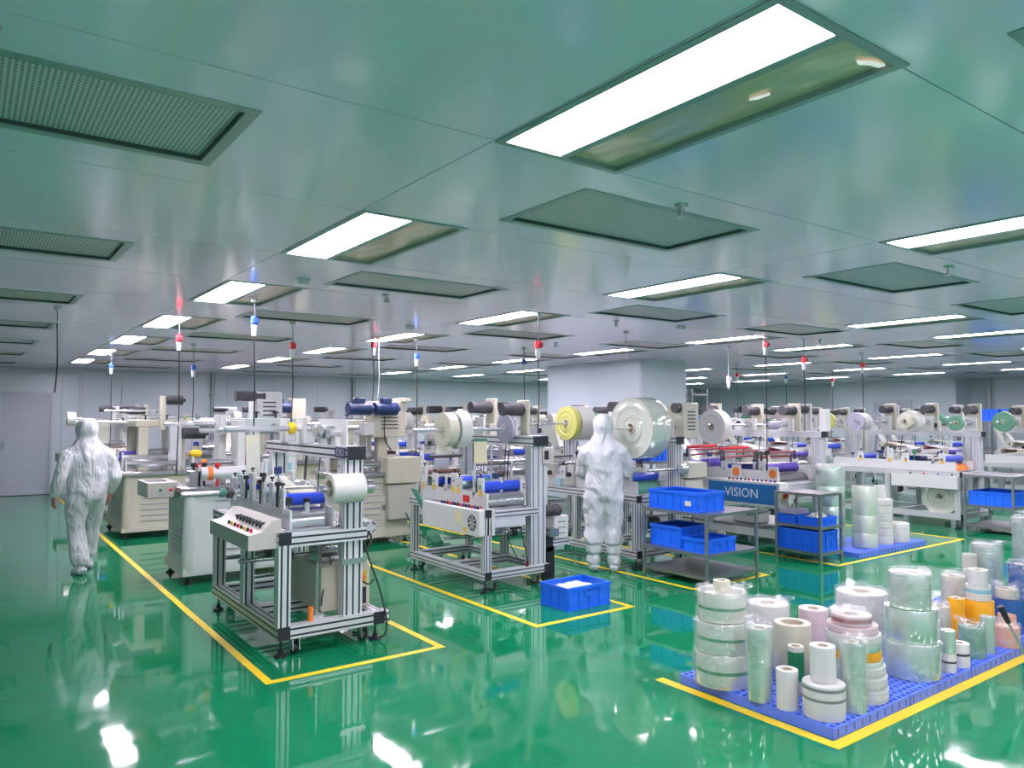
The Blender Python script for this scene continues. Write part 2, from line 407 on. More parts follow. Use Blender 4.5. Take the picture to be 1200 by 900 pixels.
def filter_vent(i, j, r):
    lab = 'recessed perforated air filter panel, %s from the camera in the %s ceiling filter row' % (ORD[max(j - 2, 0)], ORD[i])
    if i == 0 and j == 2: lab = 'large perforated air filter panel in the top left of the ceiling'
    if j < 2: lab = 'perforated ceiling air filter behind the camera, %s row, place %s' % (ORD[i], ORD[j])
    t = thing('air_filter', lab, 'air filter', (r[0], r[2], CEIL), group='perforated ceiling air filters')
    w, l = 1.24, .62
    def fr(): return (MB().box(-.045, w+.045, -.045, .0, -.004, 0).box(-.045, w+.045, l, l+.045, -.004, 0)
                      .box(-.045, 0, 0, l, -.004, 0).box(w, w+.045, 0, l, -.004, 0))
    inst('ff', fr, 'filter_frame', 'filter_frame', t, (0, 0, 0))
    inst('fw', lambda: MB().box(0, w, .0, .006, 0, .05).box(0, w, l-.006, l, 0, .05).box(0, .006, .006, l-.006, 0, .05).box(w-.006, w, .006, l-.006, 0, .05),
         'gap_liner', 'gap_dark', t, (0, 0, 0))
    inst('fp', lambda: MB().box(.006, w-.006, .006, l-.006, .016, .03), 'perforated_plate', 'perforated_plate', t, (0, 0, 0))
for q in filters: filter_vent(*q)

def wall(name, label, axis, pos, a, b, out, step=1.18, holes=()):
    """a wall of sandwich panels; axis 'y' = plane of constant y"""
    t0 = 0.06
    f = (lambda u0, u1, d0, d1, z0, z1: MB().box(u0, u1, pos + out*d0, pos + out*d1, z0, z1)) if axis == 'y' else \
        (lambda u0, u1, d0, d1, z0, z1: MB().box(pos + out*d0, pos + out*d1, u0, u1, z0, z1))
    w = f(a, b, .05, .1, 0, CEIL).build(name, 'wall_paint', smooth=False); tag(w, label, kind='structure')
    u = a; 
    while u < b - .01:
        e = min(u + step, b); rs = [(u + .003, e - .003, 0, CEIL - .002)]
        for h in holes: rs = subtract(rs, h)
        m = MB()
        for r in rs:
            g = f(r[0], r[1], 0, .048, r[2], r[3]); m.add(g.v, g.f)
        if rs: m.build('wall_panel', 'wall_paint', w, smooth=False)
        u = e
    return w
wall('wall_back', 'pale blue grey back wall of narrow panels behind the machines', 'y', Y1, X0, X1, 1, holes=[(.56, 1.56, 0, 2.24)])
wall('wall_right', 'pale grey right end wall of narrow panels far behind', 'x', X1, Y0, Y1, 1)
wall('wall_left', 'pale grey side wall left of the camera', 'x', X0, Y0, Y1, -1)
wall('wall_front', 'pale grey wall behind the camera', 'y', Y0, X0, X1, -1)
def struct(o, label): return tag(o, label, kind='structure')
# door in the back wall and its frames
d = MB().box(.60, 1.52, Y1 - .005, Y1 + .04, .012, 2.20, .004).build('door_1', 'door_paint'); struct(d, 'pale flush double door in white frame on the back wall')
MB().box(.56, .61, Y1-.03, Y1+.045, 0, 2.24).box(1.51, 1.56, Y1-.03, Y1+.045, 0, 2.24).box(.61, 1.51, Y1-.03, Y1+.045, 2.2, 2.24).build('door_frame', 'wall_trim', d)
MB().box(.66, .69, Y1-.05, Y1-.005, 1.0, 1.14, .006).build('door_handle', 'steel', d)
t = MB().box(2.04, 2.14, Y1-.03, Y1, 0, 2.70).box(X0, 2.04, Y1-.03, Y1, 2.62, 2.70).build('trim_1', 'wall_trim'); struct(t, 'white trim framing the door bay on the back wall')
t = MB().box(X0, X1, Y1-.04, Y1, CEIL-.05, CEIL).build('trim_2', 'wall_trim'); struct(t, 'cove trim along the top of the back wall')
t = MB().box(X1-.04, X1, Y0, Y1-.04, CEIL-.05, CEIL).build('trim_3', 'wall_trim'); struct(t, 'cove trim along the top of the right wall')
for k, x in enumerate((4.9, 8.62)):
    p = MB().cyl((x, Y1-.07, 0), (x, Y1-.07, CEIL), .05).build('wall_pipe', 'filter_frame'); tag(p, 'grey vertical pipe on the back wall, %s one' % ('left' if k == 0 else 'right'), 'pipe')
    MB().box(x-.07, x+.07, Y1-.08, Y1, 2.2, 2.24).build('pipe_clamp', 'steel', p)
# clad column in the middle of the hall
cx0, cx1, cy0, cy1 = COLUMN
c = MB().box(cx0+.04, cx1-.04, cy0+.04, cy1-.04, 0, CEIL).build('wall_column', 'wall_paint', smooth=False); struct(c, 'wide clad column standing in the middle of the hall')
for k in range(2):
    a = cy0 + .06 + k * 1.34; MB().box(cx0, cx0+.04, a, a + 1.335, .01, CEIL).build('wall_panel', 'wall_paint', c, smooth=False)
    MB().box(cx1-.04, cx1, a, a + 1.335, .01, CEIL).build('wall_panel', 'wall_paint', c, smooth=False)
for yy in (cy0, cy1 - .04): MB().box(cx0+.06, cx1-.06, yy, yy+.04, .01, CEIL).build('wall_panel', 'wall_paint', c, smooth=False)
for x in (cx0+.045, cx1-.045):
    for y in (cy0+.045, cy1-.045): MB().cyl((x, y, 0), (x, y, CEIL), .047, n=20).build('corner_trim', 'wall_trim', c)
# projecting room corner on the right wall with a door in it
c = MB().box(22.3, X1, 9.6, 13.4, 0, CEIL).build('wall_bay', 'wall_paint', smooth=False); struct(c, 'pale projecting wall block at the far right end')
MB().box(22.28, 22.3, 9.6, 9.68, 0, CEIL).box(22.28, 22.3, 13.3, 13.38, 0, CEIL).build('corner_trim', 'wall_trim', c)
d = MB().box(22.27, 22.3, 10.9, 11.9, 0, 2.1, .003).build('door_2', 'door_paint'); struct(d, 'pale door with white frame at the far right end')
MB().box(22.25, 22.3, 10.82, 10.9, 0, 2.18).box(22.25, 22.3, 11.9, 11.98, 0, 2.18).box(22.25, 22.3, 10.9, 11.9, 2.1, 2.18).build('door_frame', 'wall_trim', d)
t = MB().cyl((23.1, 9.1, 0), (23.1, 9.1, CEIL), .05).build('wall_pipe', 'plug_white'); tag(t, 'white vertical pipe beside the projecting wall block on the far right', 'pipe')

# yellow floor marking tapes, one thing per marked bay
def tape(label, pts, w=.055):
    m = MB(); n = len(pts)
    for k in range(n - 1):
        (ax, ay), (bx, by) = pts[k], pts[k+1]
        m.box(min(ax, bx) - w/2, max(ax, bx) + w/2, min(ay, by) - w/2, max(ay, by) + w/2, 0.0002, .002 + .0003 * k)
    o = m.build('floor_tape', 'tape_yellow', smooth=False); tag(o, label, 'floor marking', 'yellow floor marking tapes')
tape('yellow floor tape around the bay of the nearest machine', [(1.61, 18.5), (1.61, 4.85), (2.88, 4.85), (2.88, 18.5)])
tape('yellow floor tape around the bay behind the lone blue crate', [(3.79, 18.5), (3.79, 4.86), (4.86, 4.86), (4.86, 18.5)])
tape('yellow floor tape at the feet of the standing worker', [(5.84, 18.5), (5.84, 4.97), (7.0, 4.97), (7.0, 18.5)])
tape('yellow floor tape around the VISION machine bay and rear pallet', [(8.1, 18.5), (8.1, 4.79), (11.2, 4.79), (11.2, 9.5)])
tape('broad yellow floor tape around the front pallet of film rolls', [(3.68, 3.4), (3.68, 2.21), (7.0, 2.21)], .07)

# ---------------------------------------------------------------- machine components
def foot(parent, x, y, z):
    inst(('foot', round(z, 3)), lambda: MB().lathe([(.0, 0), (.045, 0), (.045, .012), (.018, .028), (.018, .05), (.009, .055), (.009, z)], n=12), 'levelling_foot', 'black_plastic', parent, (x, y, 0))
def caster(parent, x, y, z):
    c = inst(('fork', round(z, 3)), lambda: MB().box(-.03, .03, -.035, .035, z - .012, z).box(-.028, -.02, -.03, .045, .03, z - .012).box(.02, .028, -.03, .045, .03, z - .012), 'caster', 'steel', parent, (x, y, 0))
    inst('wheel', lambda: MB().cyl((-.017, .02, .04), (.017, .02, .04), .04, n=16), 'wheel', 'black_plastic', c, (0, 0, 0))
SLOT = [False]
def rail(parent, axis, a, b, c0, c1, w=.08, h=.08, n=2, name='frame_rail', caps=''):
    o = MB().prof(axis, a, b, c0, c1, w, h, n if w > .05 else 1, n if h > .05 else 1).build(name, 'alu', parent)
    if SLOT[0]:
        g = MB(); sl, dp = .0145, .018
        def bx(u0, u1, v0, v1):
            if axis == 'x': g.box(a + .001, b - .001, u0, u1, v0, v1)
            elif axis == 'y': g.box(u0, u1, a + .001, b - .001, v0, v1)
            else: g.box(u0, u1, v0, v1, a + .001, b - .001)
        nw, nh = (n if w > .05 else 1), (n if h > .05 else 1)
        for k in range(nw):
            u = c0 - w/2 + w*(k+.5)/nw
            bx(u-sl/2, u+sl/2, c1-h/2+.004, c1-h/2+dp-.001); bx(u-sl/2, u+sl/2, c1+h/2-dp+.001, c1+h/2-.004)
        for k in range(nh):
            v = c1 - h/2 + h*(k+.5)/nh
            bx(c0-w/2+.004, c0-w/2+dp-.001, v-sl/2, v+sl/2); bx(c0+w/2-dp+.001, c0+w/2-.004, v-sl/2, v+sl/2)
        g.build('slot_strips', SLOT[0], o, smooth=False)
    for k in caps:
        t, e = (a, a - .004) if k == '-' else (b, b + .004)
        lo, hi = min(t, e), max(t, e)
        m = MB()
        if axis == 'y': m.box(c0-w/2, c0+w/2, lo, hi, c1-h/2, c1+h/2)
        elif axis == 'x': m.box(lo, hi, c0-w/2, c0+w/2, c1-h/2, c1+h/2)
        else: m.box(c0-w/2, c0+w/2, c1-h/2, c1+h/2, lo, hi)
        m.build('end_cap', 'black_plastic', o)
    return o
def roller(parent, x0, x1, y, z, r, m, name='roller', ends=True):
    o = MB().cyl((x0, y, z), (x1, y, z), r, n=18).build(name, m, parent)
    if ends: MB().cyl((x0 - .03, y, z), (x1 + .03, y, z), r*.45, n=10).build('roller_shaft', 'steel', o)
    return o
def motor(parent, p, axis, L, r, m='motor_grey', box=True, flip=1):
    """finned motor whose axis runs along x, y or z from p"""
    g = MB(); px, py, pz = p
    def P(t): return (px + t, py, pz) if axis == 'x' else (px, py + t, pz) if axis == 'y' else (px, py, pz + t)
    L *= flip
    g.cyl(P(0), P(L), r * .93, n=16)
    for k in range(7):
        a = L * (.12 + .1 * k); g.cyl(P(a), P(a + L * .05), r, n=16)
    g.cyl(P(L * .92), P(L * 1.01), r, n=16); g.cyl(P(-L * .01), P(L * .08), r * 1.04, n=16); g.cyl(P(-L * .18), P(0), r * .4, n=10)
    o = g.build('motor', m, parent)
    if box:
        q = P(L * .5); MB().box(q[0]-.07, q[0]+.07, q[1]-.05, q[1]+.05, q[2] + r*.85, q[2] + r*.85 + .07, .01).build('terminal_box', m, o)
    return o
def vent_box(parent, x0, x1, y0, y1, z0, z1, m, face='y', n=6, name='drive_housing'):
    o = MB().box(x0, x1, y0, y1, z0, z1, .012).build(name, m, parent)
    w = (x1 - x0); h = (z1 - z0); g = MB()
    for k in range(n):
        z = z0 + h * (.25 + .5 * k / max(1, n - 1))
        if face == 'y': g.box(x0 + w*.25, x1 - w*.25, y0 - .003, y0 + .001, z - h*.018, z + h*.018)
        else: g.box(x0 - .003, x0 + .001, y0 + (y1-y0)*.2, y1 - (y1-y0)*.2, z - h*.018, z + h*.018)
    g.build('vent_slots', 'dark_grey', o, smooth=False)
    return o
def shaft(parent, x0, x1, y, z, r=.02, m='chrome', collars=()):
    o = MB().cyl((x0, y, z), (x1, y, z), r, n=14).cyl((x0 - .012, y, z), (x0, y, z), r * .6, r * .95, n=14).build('winding_shaft', m, parent)
    for cx, cr, cm in collars:
        MB().cyl((cx - .02, y, z), (cx + .02, y, z), cr, n=20).cyl((cx + .02, y, z), (cx + .035, y, z), cr * .6, n=16).build('collar', cm, o)
    return o
def cable(parent, pts, r=.008, m='cable_black', name='cable'):
    P = [Vector(p) for p in pts]; out = []
    for i in range(len(P) - 1):
        p0, p1, p2, p3 = P[max(i-1, 0)], P[i], P[i+1], P[min(i+2, len(P)-1)]
        for k in range(5):
            t = k / 5; out.append(.5 * ((2*p1) + (-p0+p2)*t + (2*p0-5*p1+4*p2-p3)*t*t + (-p0+3*p1-3*p2+p3)*t**3))
    out.append(P[-1])
    return MB().tube(out, r).build(name, m, parent)
def knob(parent, x, y, z, m, r=.014, h=.02):
    inst(('knob', r, h), lambda: MB().cyl((0, 0, 0), (0, 0, h), r, r * .8, n=10), 'knob', m, parent, (x, y, z))

def sheet(parent, y0, x0, x1, z, m='steel', name='guard_sheet', r=.1):
    """curved guard sheet spanning x"""
    pts = [(y0 + r * (1 - math.cos(a)), z - r * (1 - math.sin(a))) for a in [PI/2 * k / 6 for k in range(7)]]
    pts = [(y0, z - r - .03)] + pts + [(y0 + r + .05, z)]
    inner = [(y + .004, q - .004) for y, q in pts[::-1]]
    return MB().prism(pts + inner, 'x', x0, x1).build(name, m, parent)

def control_box(t, cfg, W):
    kind = cfg.get('ctrl')
    if not kind: return
    y0, y1, x0, x1, z0, z1 = cfg['cbox']
    m = cfg.get('cmat', 'beige_paint')
    rnd = random.Random(7)
    if kind == 'slope':
        zs = z0 + (z1 - z0) * .52
        b = MB().prism([(x0, z0), (x1, z0), (x1, z1), (x1 - .06, z1), (x0 + .09, zs + .015), (x0, zs)], 'y', y0, y1).build('control_box', m, t)
        def surf(u): # point on the sloping top, u from 0 at the front to 1 at the ridge
            return x0 + .09 + u * (x1 - .06 - x0 - .09), zs + .015 + u * (z1 - zs - .015)
        n = 8
        for k in range(n):
            yy = y0 + (y1 - y0) * (.1 + .55 * k / (n - 1))
            for u, mm in ((.3, 'black_plastic'), (-.35, ('red_paint', 'black_plastic', 'amber_sticker', 'black_plastic')[k % 4])):
                if u > 0: x, z = surf(u)
                else: x, z = x0 + .05, zs + .008
                knob(b, x, yy, z - .003, mm, .012, .028)
            x, z = surf(.68)
            MB().box(x - .05, x + .05, yy - .012, yy + .004, z - .012, z + .004).build('gauge_strip', 'dark_grey', b)
        xa = x0 + .012
        MB().box(xa - .014, xa - .0115, y0 + .28, y0 + .36, zs - .1, zs - .07).build('label_strip', 'film_grey', b)
    else:
        b = MB().box(x0, x1, y0, y1, z0, z1, .006).build('control_box', m, t)
        n = cfg.get('nknob', 10)
        for k in range(n):
            yy = y0 + (y1 - y0) * (.1 + .62 * k / (n - 1))
            knob(b, x0 + .06, yy, z1 - .002, ('black_plastic', 'purple_roller', 'red_paint', 'black_plastic')[k % 4], .014, .03)
            if k % 2: knob(b, x0 + .13, yy, z1 - .002, ('black_plastic', 'red_paint')[k % 4 == 1], .012, .022)
    if kind == 'fan':
        yf, zf = y0 + .12, (z0 + z1) / 2
        f = MB().pipe((x0 - .004, yf, zf), (x0 + .002, yf, zf), .075, .066, n=28).build('cooling_fan', 'black_plastic', b)
        for k in range(7):
            a = 2 * PI * k / 7
            g = MB(); c, s = math.cos(a), math.sin(a); c2, s2 = math.cos(a + .5), math.sin(a + .5)
            g.add([(x0-.002, yf + .016*c, zf + .016*s), (x0-.002, yf + .064*c, zf + .064*s), (x0-.001, yf + .064*c2, zf + .064*s2), (x0-.001, yf + .016*c2, zf + .016*s2)], [(0, 1, 2, 3)])
            g.build('fan_blade', 'dark_grey', f)
        MB().cyl((x0 - .005, yf, zf), (x0, yf, zf), .018, n=12).build('fan_hub', 'steel', f)
        MB().box(x0 - .002, x0 + .001, y0 + .30, y0 + .44, zf - .04, zf + .09).build('paper_note', 'note_paper', b)
        MB().box(x0 - .003, x0 + .001, y0 + .22, y0 + .28, z0 + .02, z0 + .07).build('warning_sticker', 'amber_sticker', b)
    if kind == 'sign':
        MB().box(x0 - .004, x0 + .001, y0 + .04, y1 - .02, z0 + .03, z1 - .03).build('sign_panel', 'sign_blue', b)
        text_mesh('VISION', .165, 'sign_lettering', 'white_print', b, (x0 - .0045, (y0 + y1 + .02) / 2, (z0 + z1) / 2 - .005), (PI/2, 0, -PI/2))
        e = MB().box(x0 + .04, x0 + .14, y0 - .006, y0 + .001, z0 + .1, z1 - .08).build('stop_switch_plate', 'amber_sticker', b)
        MB().cyl((x0 + .09, y0 - .035, (z0+z1)/2), (x0 + .09, y0 - .006, (z0+z1)/2), .032, n=16).build('stop_button', 'red_paint', e)
    return b

def clutter(t, cfg, xa, xb, W, L, zt, ztop, px, lo):
    """the small fittings that crowd these machines: sensors, cylinders, guide bars, webs, displays and cables"""
    rnd = random.Random(int(W * 1000 + L * 777 + zt * 31))
    ys = [rnd.uniform(.2, L - .2) for _ in range(6 if lo else 10)]
    for k, y in enumerate(ys):
        x = rnd.choice([xa + .03, xb - .03, (xa + xb) / 2]); z = zt + rnd.uniform(.18, .42); q = k % 5
        if q == 0:
            o = MB().cyl((x, y, zt), (x, y, z), .009, n=8).build('sensor_stand', 'steel', t)
            MB().box(x-.025, x+.025, y-.03, y+.03, z-.02, z+.04, .005).build('sensor_head', rnd.choice(['black_plastic', 'white_paint', 'blue_motor']), o)
        elif q == 1:
            o = MB().cyl((x, y, zt), (x, y, z - .03), .022, n=12).build('air_cylinder', 'chrome', t)
            MB().cyl((x, y, z - .03), (x, y, z), .026, n=12).build('cylinder_cap', 'black_plastic', o)
        elif q == 2:
            MB().cyl((xa, y, z), (xb, y, z), .009, n=10).build('guide_bar', rnd.choice(['steel', 'dark_grey', 'brown_metal']), t)
            for xx in (xa, xb): MB().box(xx-.008, xx+.008, y-.015, y+.015, zt + .1, z + .02).build('guide_bracket', 'alu', t)
        elif q == 3:
            MB().box(x-.04, x+.04, y-.05, y+.05, zt + .002, zt + rnd.uniform(.07, .15), .006).build('bearing_block', rnd.choice(['white_paint', 'beige_paint', 'steel', 'dark_grey']), t)
        else:
            MB().cyl((x, y, zt + .1), (x - .06, y - .05, z), .01, n=8).cyl((x - .06, y - .06, z), (x - .06, y - .03, z), .035, n=14).build('tension_arm', rnd.choice(['black_plastic', 'steel', 'green_plate']), t)
    for k in range(2 if lo else 3):                                     # boxes, displays and brakes on the gantry
        y = L * (.3 + .27 * k) + rnd.uniform(-.05, .05); h = rnd.uniform(.1, .2)
        o = MB().box(px-.06, px+.05, y-.06, y+.05, ztop, ztop + h, .006).build('tension_unit', rnd.choice(['white_paint', 'beige_paint', 'white_paint']), t)
        MB().box(px-.063, px-.059, y-.04, y+.03, ztop + h*.35, ztop + h*.8).build('display', 'black_plastic', o)
    rs = sorted(q for q in cfg['rollers'] if q[2] > .02)                                         # webs running over the rollers
    for k in range(0, len(rs) - 1, 2):
        (y0, z0, r0, _), (y1, z1, r1, _) = rs[k], rs[k + 1]
        if y1 - y0 < .12: continue
        MB().prism([(y0, z0 + r0 + .001), (y1, z1 + r1 + .001), (y1, z1 + r1 + .003), (y0, z0 + r0 + .003)], 'x', xa + .06, xb - .06).build('film_web', rnd.choice(['film_white', 'film_pale', 'film_cream']), t)
    if cfg['shafts'] and not cfg.get('noweb'):
        s0 = cfg['shafts'][-1]; r0 = rs[-1]
        MB().prism([(r0[0], r0[1] + r0[2]), (s0[0] + .2, s0[1] - .05), (s0[0] + .203, s0[1] - .05), (r0[0] + .003, r0[1] + r0[2])], 'x', xa + .1, min(xb - .1, xa + .3)).build('film_web', 'film_pale', t)
    for k in range(2 if lo else 3):
        y = rnd.uniform(.2, L - .3); x = px + .05
        cable(t, [(x, y, ztop + .02), (x + .06, y + .05, ztop + .12), (x + .04, y + .15, ztop - .1), (x + .03, y + .2, zt + .05)], .006, rnd.choice(['cable_black', 'cable_grey']))
    if lo:
        o = MB().box(W*.35, W*.8, L*.2, L*.55, cfg.get('zb', .13) + .09, zt - .18, .01).build('electrical_box', rnd.choice(['cream_paint', 'beige_paint']), t)
        MB().box(W*.4, W*.75, L*.2 - .004, L*.2 + .001, .4, .55).build('vent_grille', 'dark_grey', o)

def laminator(name, label, loc, W, L, cfg, group=None, cat='machine'):
    """web processing machine on a slotted aluminium frame: x=0 operator side, shafts cantilever towards -x from a gantry near x=W"""
    t = thing(name, label, cat, (loc[0], loc[1], 0), group=group)
    p = cfg.get('ps', .085); zb = cfg.get('zb', .13); zt = cfg.get('zt', .88); lo = cfg.get('lite', False)
    h = p / 2; zc = zb + h
    SLOT[0] = cfg.get('strips', False)
    # base
    rail(t, 'y', 0, L, h, zc, p, p, caps='-+'); rail(t, 'y', 0, L, W - h, zc, p, p, caps='-+')
    rail(t, 'x', p, cfg.get('basex', W) - (0 if cfg.get('basex', W) > W else p), h, zc, p, p, caps='+' if cfg.get('basex', W) > W else '')
    rail(t, 'x', p, W - p, L - h, zc, p, p)
    if not lo: rail(t, 'x', p, W - p, L * .45, zc, p, p)
    # table rails
    rail(t, 'y', 0, L, h, zt - h, p, p, caps='-+'); rail(t, 'y', .16, L, W - h, zt - h, p, p)
    rail(t, 'x', p, W - .05 - p, h + .02, zt - h - .02, p, p); rail(t, 'x', p, W - p, L - h, zt - h, p, p)
    # legs
    for y in cfg.get('legs', [h, L * .5, L - h]):
        rail(t, 'z', zb + p, zt - p, h, y, p, p, name='frame_leg')
    for y in ([L * .5, L - h] if not lo else [L - h]):
        rail(t, 'z', zb + p, zt - p, W - h, y, p, p, name='frame_leg')
    for x in (h, W - h):
        for y in (h + .02, L - h):
            foot(t, x, y, zb)
            if not lo: caster(t, x + (.11 if x < W/2 else -.09), y + .02, zb)
    # gantry
    zg = cfg.get('zg', 1.42); pw = cfg.get('pw', .15); px = cfg.get('px', W - .25); gh = cfg.get('gh', .09); gL = cfg.get('gL', L)
    rail(t, 'z', zb + p, zg - gh/2, px, .09, pw, .1, 3 if pw > .12 else 2, name='frame_post')
    rail(t, 'z', zt, zg - gh/2, px, gL - .12, pw, .1, 2, name='frame_post')
    rail(t, 'y', 0, gL, px, zg, pw if not lo else .1, gh, 2, name='gantry_beam', caps='-+')
    if cfg.get('scale_strip'):
        MB().box(px + pw/2 + .002, px + pw/2 + .03, .05, .06, zt, zg - .1).build('scale_rule', 'film_white', t)
    # table top plate, cheeks and rollers
    xa, xb = cfg.get('cheeks', (.12, px - pw/2 - .06)); zq = cfg.get('zq', zt + .22)
    MB().box(p, W - p, .12, L - .05, zt - .02, zt + .002).build('table_plate', 'steel', t)
    for x in (xa, xb):
        q = MB().box(x - .008, x + .008, cfg.get('cy0', .1), L - .1, zt, zt + .14).build('cheek_plate', cfg.get('chmat', 'alu'), t)
        for bi, (y, z, r, m) in enumerate(cfg['rollers'][::2] if lo else cfg['rollers']):
            if r < .02:
                MB().box(x - .0035 - .001*bi, x + .0035 + .001*bi, y - .014, y + .014, zt + .11, z + r + .01).build('roller_bracket', 'dark_grey', q); continue
            bw = .011 + .0007 * bi
            MB().box(x - bw, x + bw, y - .05, y + .05, zt + .1, z + r + .04, .004).build('roller_bracket', cfg.get('chmat', 'alu'), q)
            if x == xa and not lo:
                MB().cyl((x, y, z + r + .04), (x, y, z + r + .065), .006, n=8).cyl((x, y, z + r + .065), (x, y, z + r + .08), .016, n=10).build('adjuster', 'black_plastic', q)
                if cfg.get('stickers'): MB().box(x - .014, x - .011, y - .03, y + .03, zt + .11, zt + .17).build('warning_sticker', 'amber_sticker', q)
    for (y, z, r, m) in cfg['rollers']: roller(t, xa + .012, xb - .012, y, z, r, m)
    for (y, z, m) in cfg.get('sheets', []): sheet(t, y, xa + .02, xb - .02, z, m)
    # shafts with drives
    for s in cfg['shafts']:
        y, z, xt = s[0], s[1], s[2]; cm = s[3] if len(s) > 3 else 'steel'; mm = s[4] if len(s) > 4 else 'motor_grey'
        sh = shaft(t, xt, px + .05, y, z, s[5] if len(s) > 5 else .02, collars=[(px - .16, .05, cm)])
        MB().box(px - .09, px - .06, y - .09, y + .09, zg + gh/2, max(z + .09, zg + gh/2 + .1), .006).build('bearing_plate', 'white_paint', t)
        if mm:
            MB().box(px + .06, px + .1, y - .1, y + .1, zg + gh/2, z + .3, .01).build('motor_plate', cfg.get('pmat', 'cream_paint'), t)
            motor(t, (px + .06, y, z + .2), 'x', .26, .065, mm, box=(mm == 'blue_motor'), flip=-1)
    # lower drive
    for (y, z, x0, x1) in cfg.get('low_shafts', []):
        shaft(t, x0, x1, y, z, .018, 'steel', collars=[(x0 + (x1-x0)*.6, .04, 'dark_grey')])
    for (x, y, z, m) in cfg.get('low_motors', []):
        MB().box(x - .09, x - .06, y - .1, y + .1, z - .1, z + .1, .004).box(x - .06, x + .1, y - .1, y + .1, z - .1, z - .085).build('motor_bracket', 'steel', t)
        motor(t, (x - .06, y, z), 'x', .24, .07, m, box=False)
    if cfg.get('ebox'):
        x0, x1, y0, y1, z0, z1 = cfg['ebox']
        e = MB().box(x0, x1, y0, y1, z0, z1, .006).build('electrical_box', 'cream_paint', t)
        xm = x1 - .08
        s = MB().box(xm - .05, xm + .05, y0 - .006, y0 + .001, z1 - .16, z1 - .06).build('isolator_plate', 'amber_sticker', e)
        MB().cyl((xm, y0 - .03, z1 - .11), (xm, y0 - .006, z1 - .11), .03, n=14).build('rotary_switch', 'orange_paint', e)
        MB().box(xm - .05, xm + .05, y0 - .004, y0 + .001, z0 + .02, z1 - .19).build('socket_panel', 'black_plastic', e)
    control_box(t, cfg, W)
    clutter(t, cfg, xa, xb, W, L, zt, zg + gh/2, px, lo)
    return t

def reel(label, loc, r, w, face='film_white', core='core_card', rc=.045, group='film reels on machine shafts', rings=True, flange=None, name='film_reel', rot=(0, PI/2, 0), cat='reel'):
    """wound reel; its axis is local z, turned along x by default; loc is the centre of its near (-x) face"""
    t = thing(name, label, cat, loc, rot, group)
    prof = [(rc * 1.25, 0)]
    if rings:
        k = 5
        for i in range(k):
            a = rc*1.25 + (r - rc*1.25) * i / k; b = rc*1.25 + (r - rc*1.25) * (i + .8) / k; d = (.012, .002, .014, .004, .007)[i] * (1 if r > .2 else .5)
            prof += [(a, d), (b, d)]
        prof += [(r * .995, .004), (r, .01)]
    else: prof += [(r * .99, 0), (r, .006)]
    prof += [(r, w - .008), (r * .99, w), (rc * 1.25, w)]
    MB().lathe(prof, n=40, close=True).build('wound_film', face, t)
    MB().lathe([(rc * 1.25, -.002), (rc * 1.25, w + .002), (rc * .95, w + .002), (rc * .95, -.002)], n=24, close=True).build('core', core, t)
    if flange: MB().lathe([(rc * .95, -.012), (r * .6, -.012), (r * .6, -.002), (rc * .95, -.002)], n=32, close=True).build('flange', flange, t)
    return t

# ---------------------------------------------------------------- nearest machine (bay one)
M1 = laminator('winding_machine', 'nearest aluminium framed winding machine with sloped cream control box', (1.80, 5.25), .82, 1.72, dict(
    strips='black_plastic', ps=.09, zb=.13, zt=.88, zg=1.425, gh=.1, pw=.15, px=.58, gL=1.85, basex=.86, legs=[.045, .86, 1.675],
    rollers=[(.28, 1.08, .045, 'blue_roller'), (.52, 1.13, .026, 'film_cream'), (.72, 1.1, .04, 'sky_roller'), (1.0, 1.17, .03, 'beige_roller'), (1.25, 1.12, .045, 'blue_roller'), (1.5, 1.1, .03, 'steel')],
    sheets=[(.18, 1.02, 'steel')], shafts=[(.95, 1.60, -.12, 'yellow_paint', None, .024), (1.35, 1.585, -.05, 'steel', None, .02)],
    low_shafts=[(.5, .62, -.12, .5), (1.1, .55, -.05, .5), (.9, .42, .1, .62)], low_motors=[(.52, .45, .66, 'steel'), (.3, 1.2, .62, 'steel')],
    ebox=(.4, .80, .22, .95, .225, .56), ctrl='slope', cbox=(.04, 1.04, -.2, .03, .77, .97)))
# brand plate on the gantry beam, black cables, shaft at the side and collars on the beam
pl = MB().box(.5, .504, .02, .22, 1.385, 1.465).build('name_plate', 'navy_plate', M1)
text_mesh('EXD', .075, 'plate_lettering', 'film_grey', pl, (.4995, .12, 1.425), (PI/2, 0, -PI/2))
for k, (y, r) in enumerate(((.35, .05), (.5, .035), (.62, .055))):
    MB().cyl((.5, y, 1.58), (.54, y, 1.58), r, n=20).cyl((.54, y, 1.58), (.66, y, 1.58), r * .5, n=14).build('clutch_disc', 'chrome', M1)
    MB().box(.54, .6, y - .045, y + .045, 1.475, 1.54).build('bearing_block', 'white_paint', M1)
MB().box(.585, .60, .2, .75, 1.475, 1.68).build('bearing_plate', 'white_paint', M1)
cs = shaft(M1, -.36, .1, 1.30, 1.06, .022, 'chrome', collars=[(-.04, .04, 'green_plate'), (.02, .05, 'dark_grey')])
for (y, z) in ((.35, 1.18), (.75, 1.17), (1.12, 1.18)):
    MB().cyl((.105, y, z - .16), (.105, y, z), .01, n=8).cyl((.105, y, z), (.105, y, z + .03), .022, n=10).build('pressure_knob', 'black_plastic', M1)
MB().cyl((.56, -.02, 1.17), (.70, -.02, 1.17), .05, n=24).cyl((.70, -.02, 1.17), (.70, .04, 1.17), .03).build('roll_holder', 'steel', M1)
MB().cyl((.3, -.02, 1.17), (.57, -.02, 1.17), .03, n=14).build('roll_mandrel', 'steel', M1)
MB().box(.48, .68, .02, .04, .60, .64).build('clamp_bar', 'steel', M1)
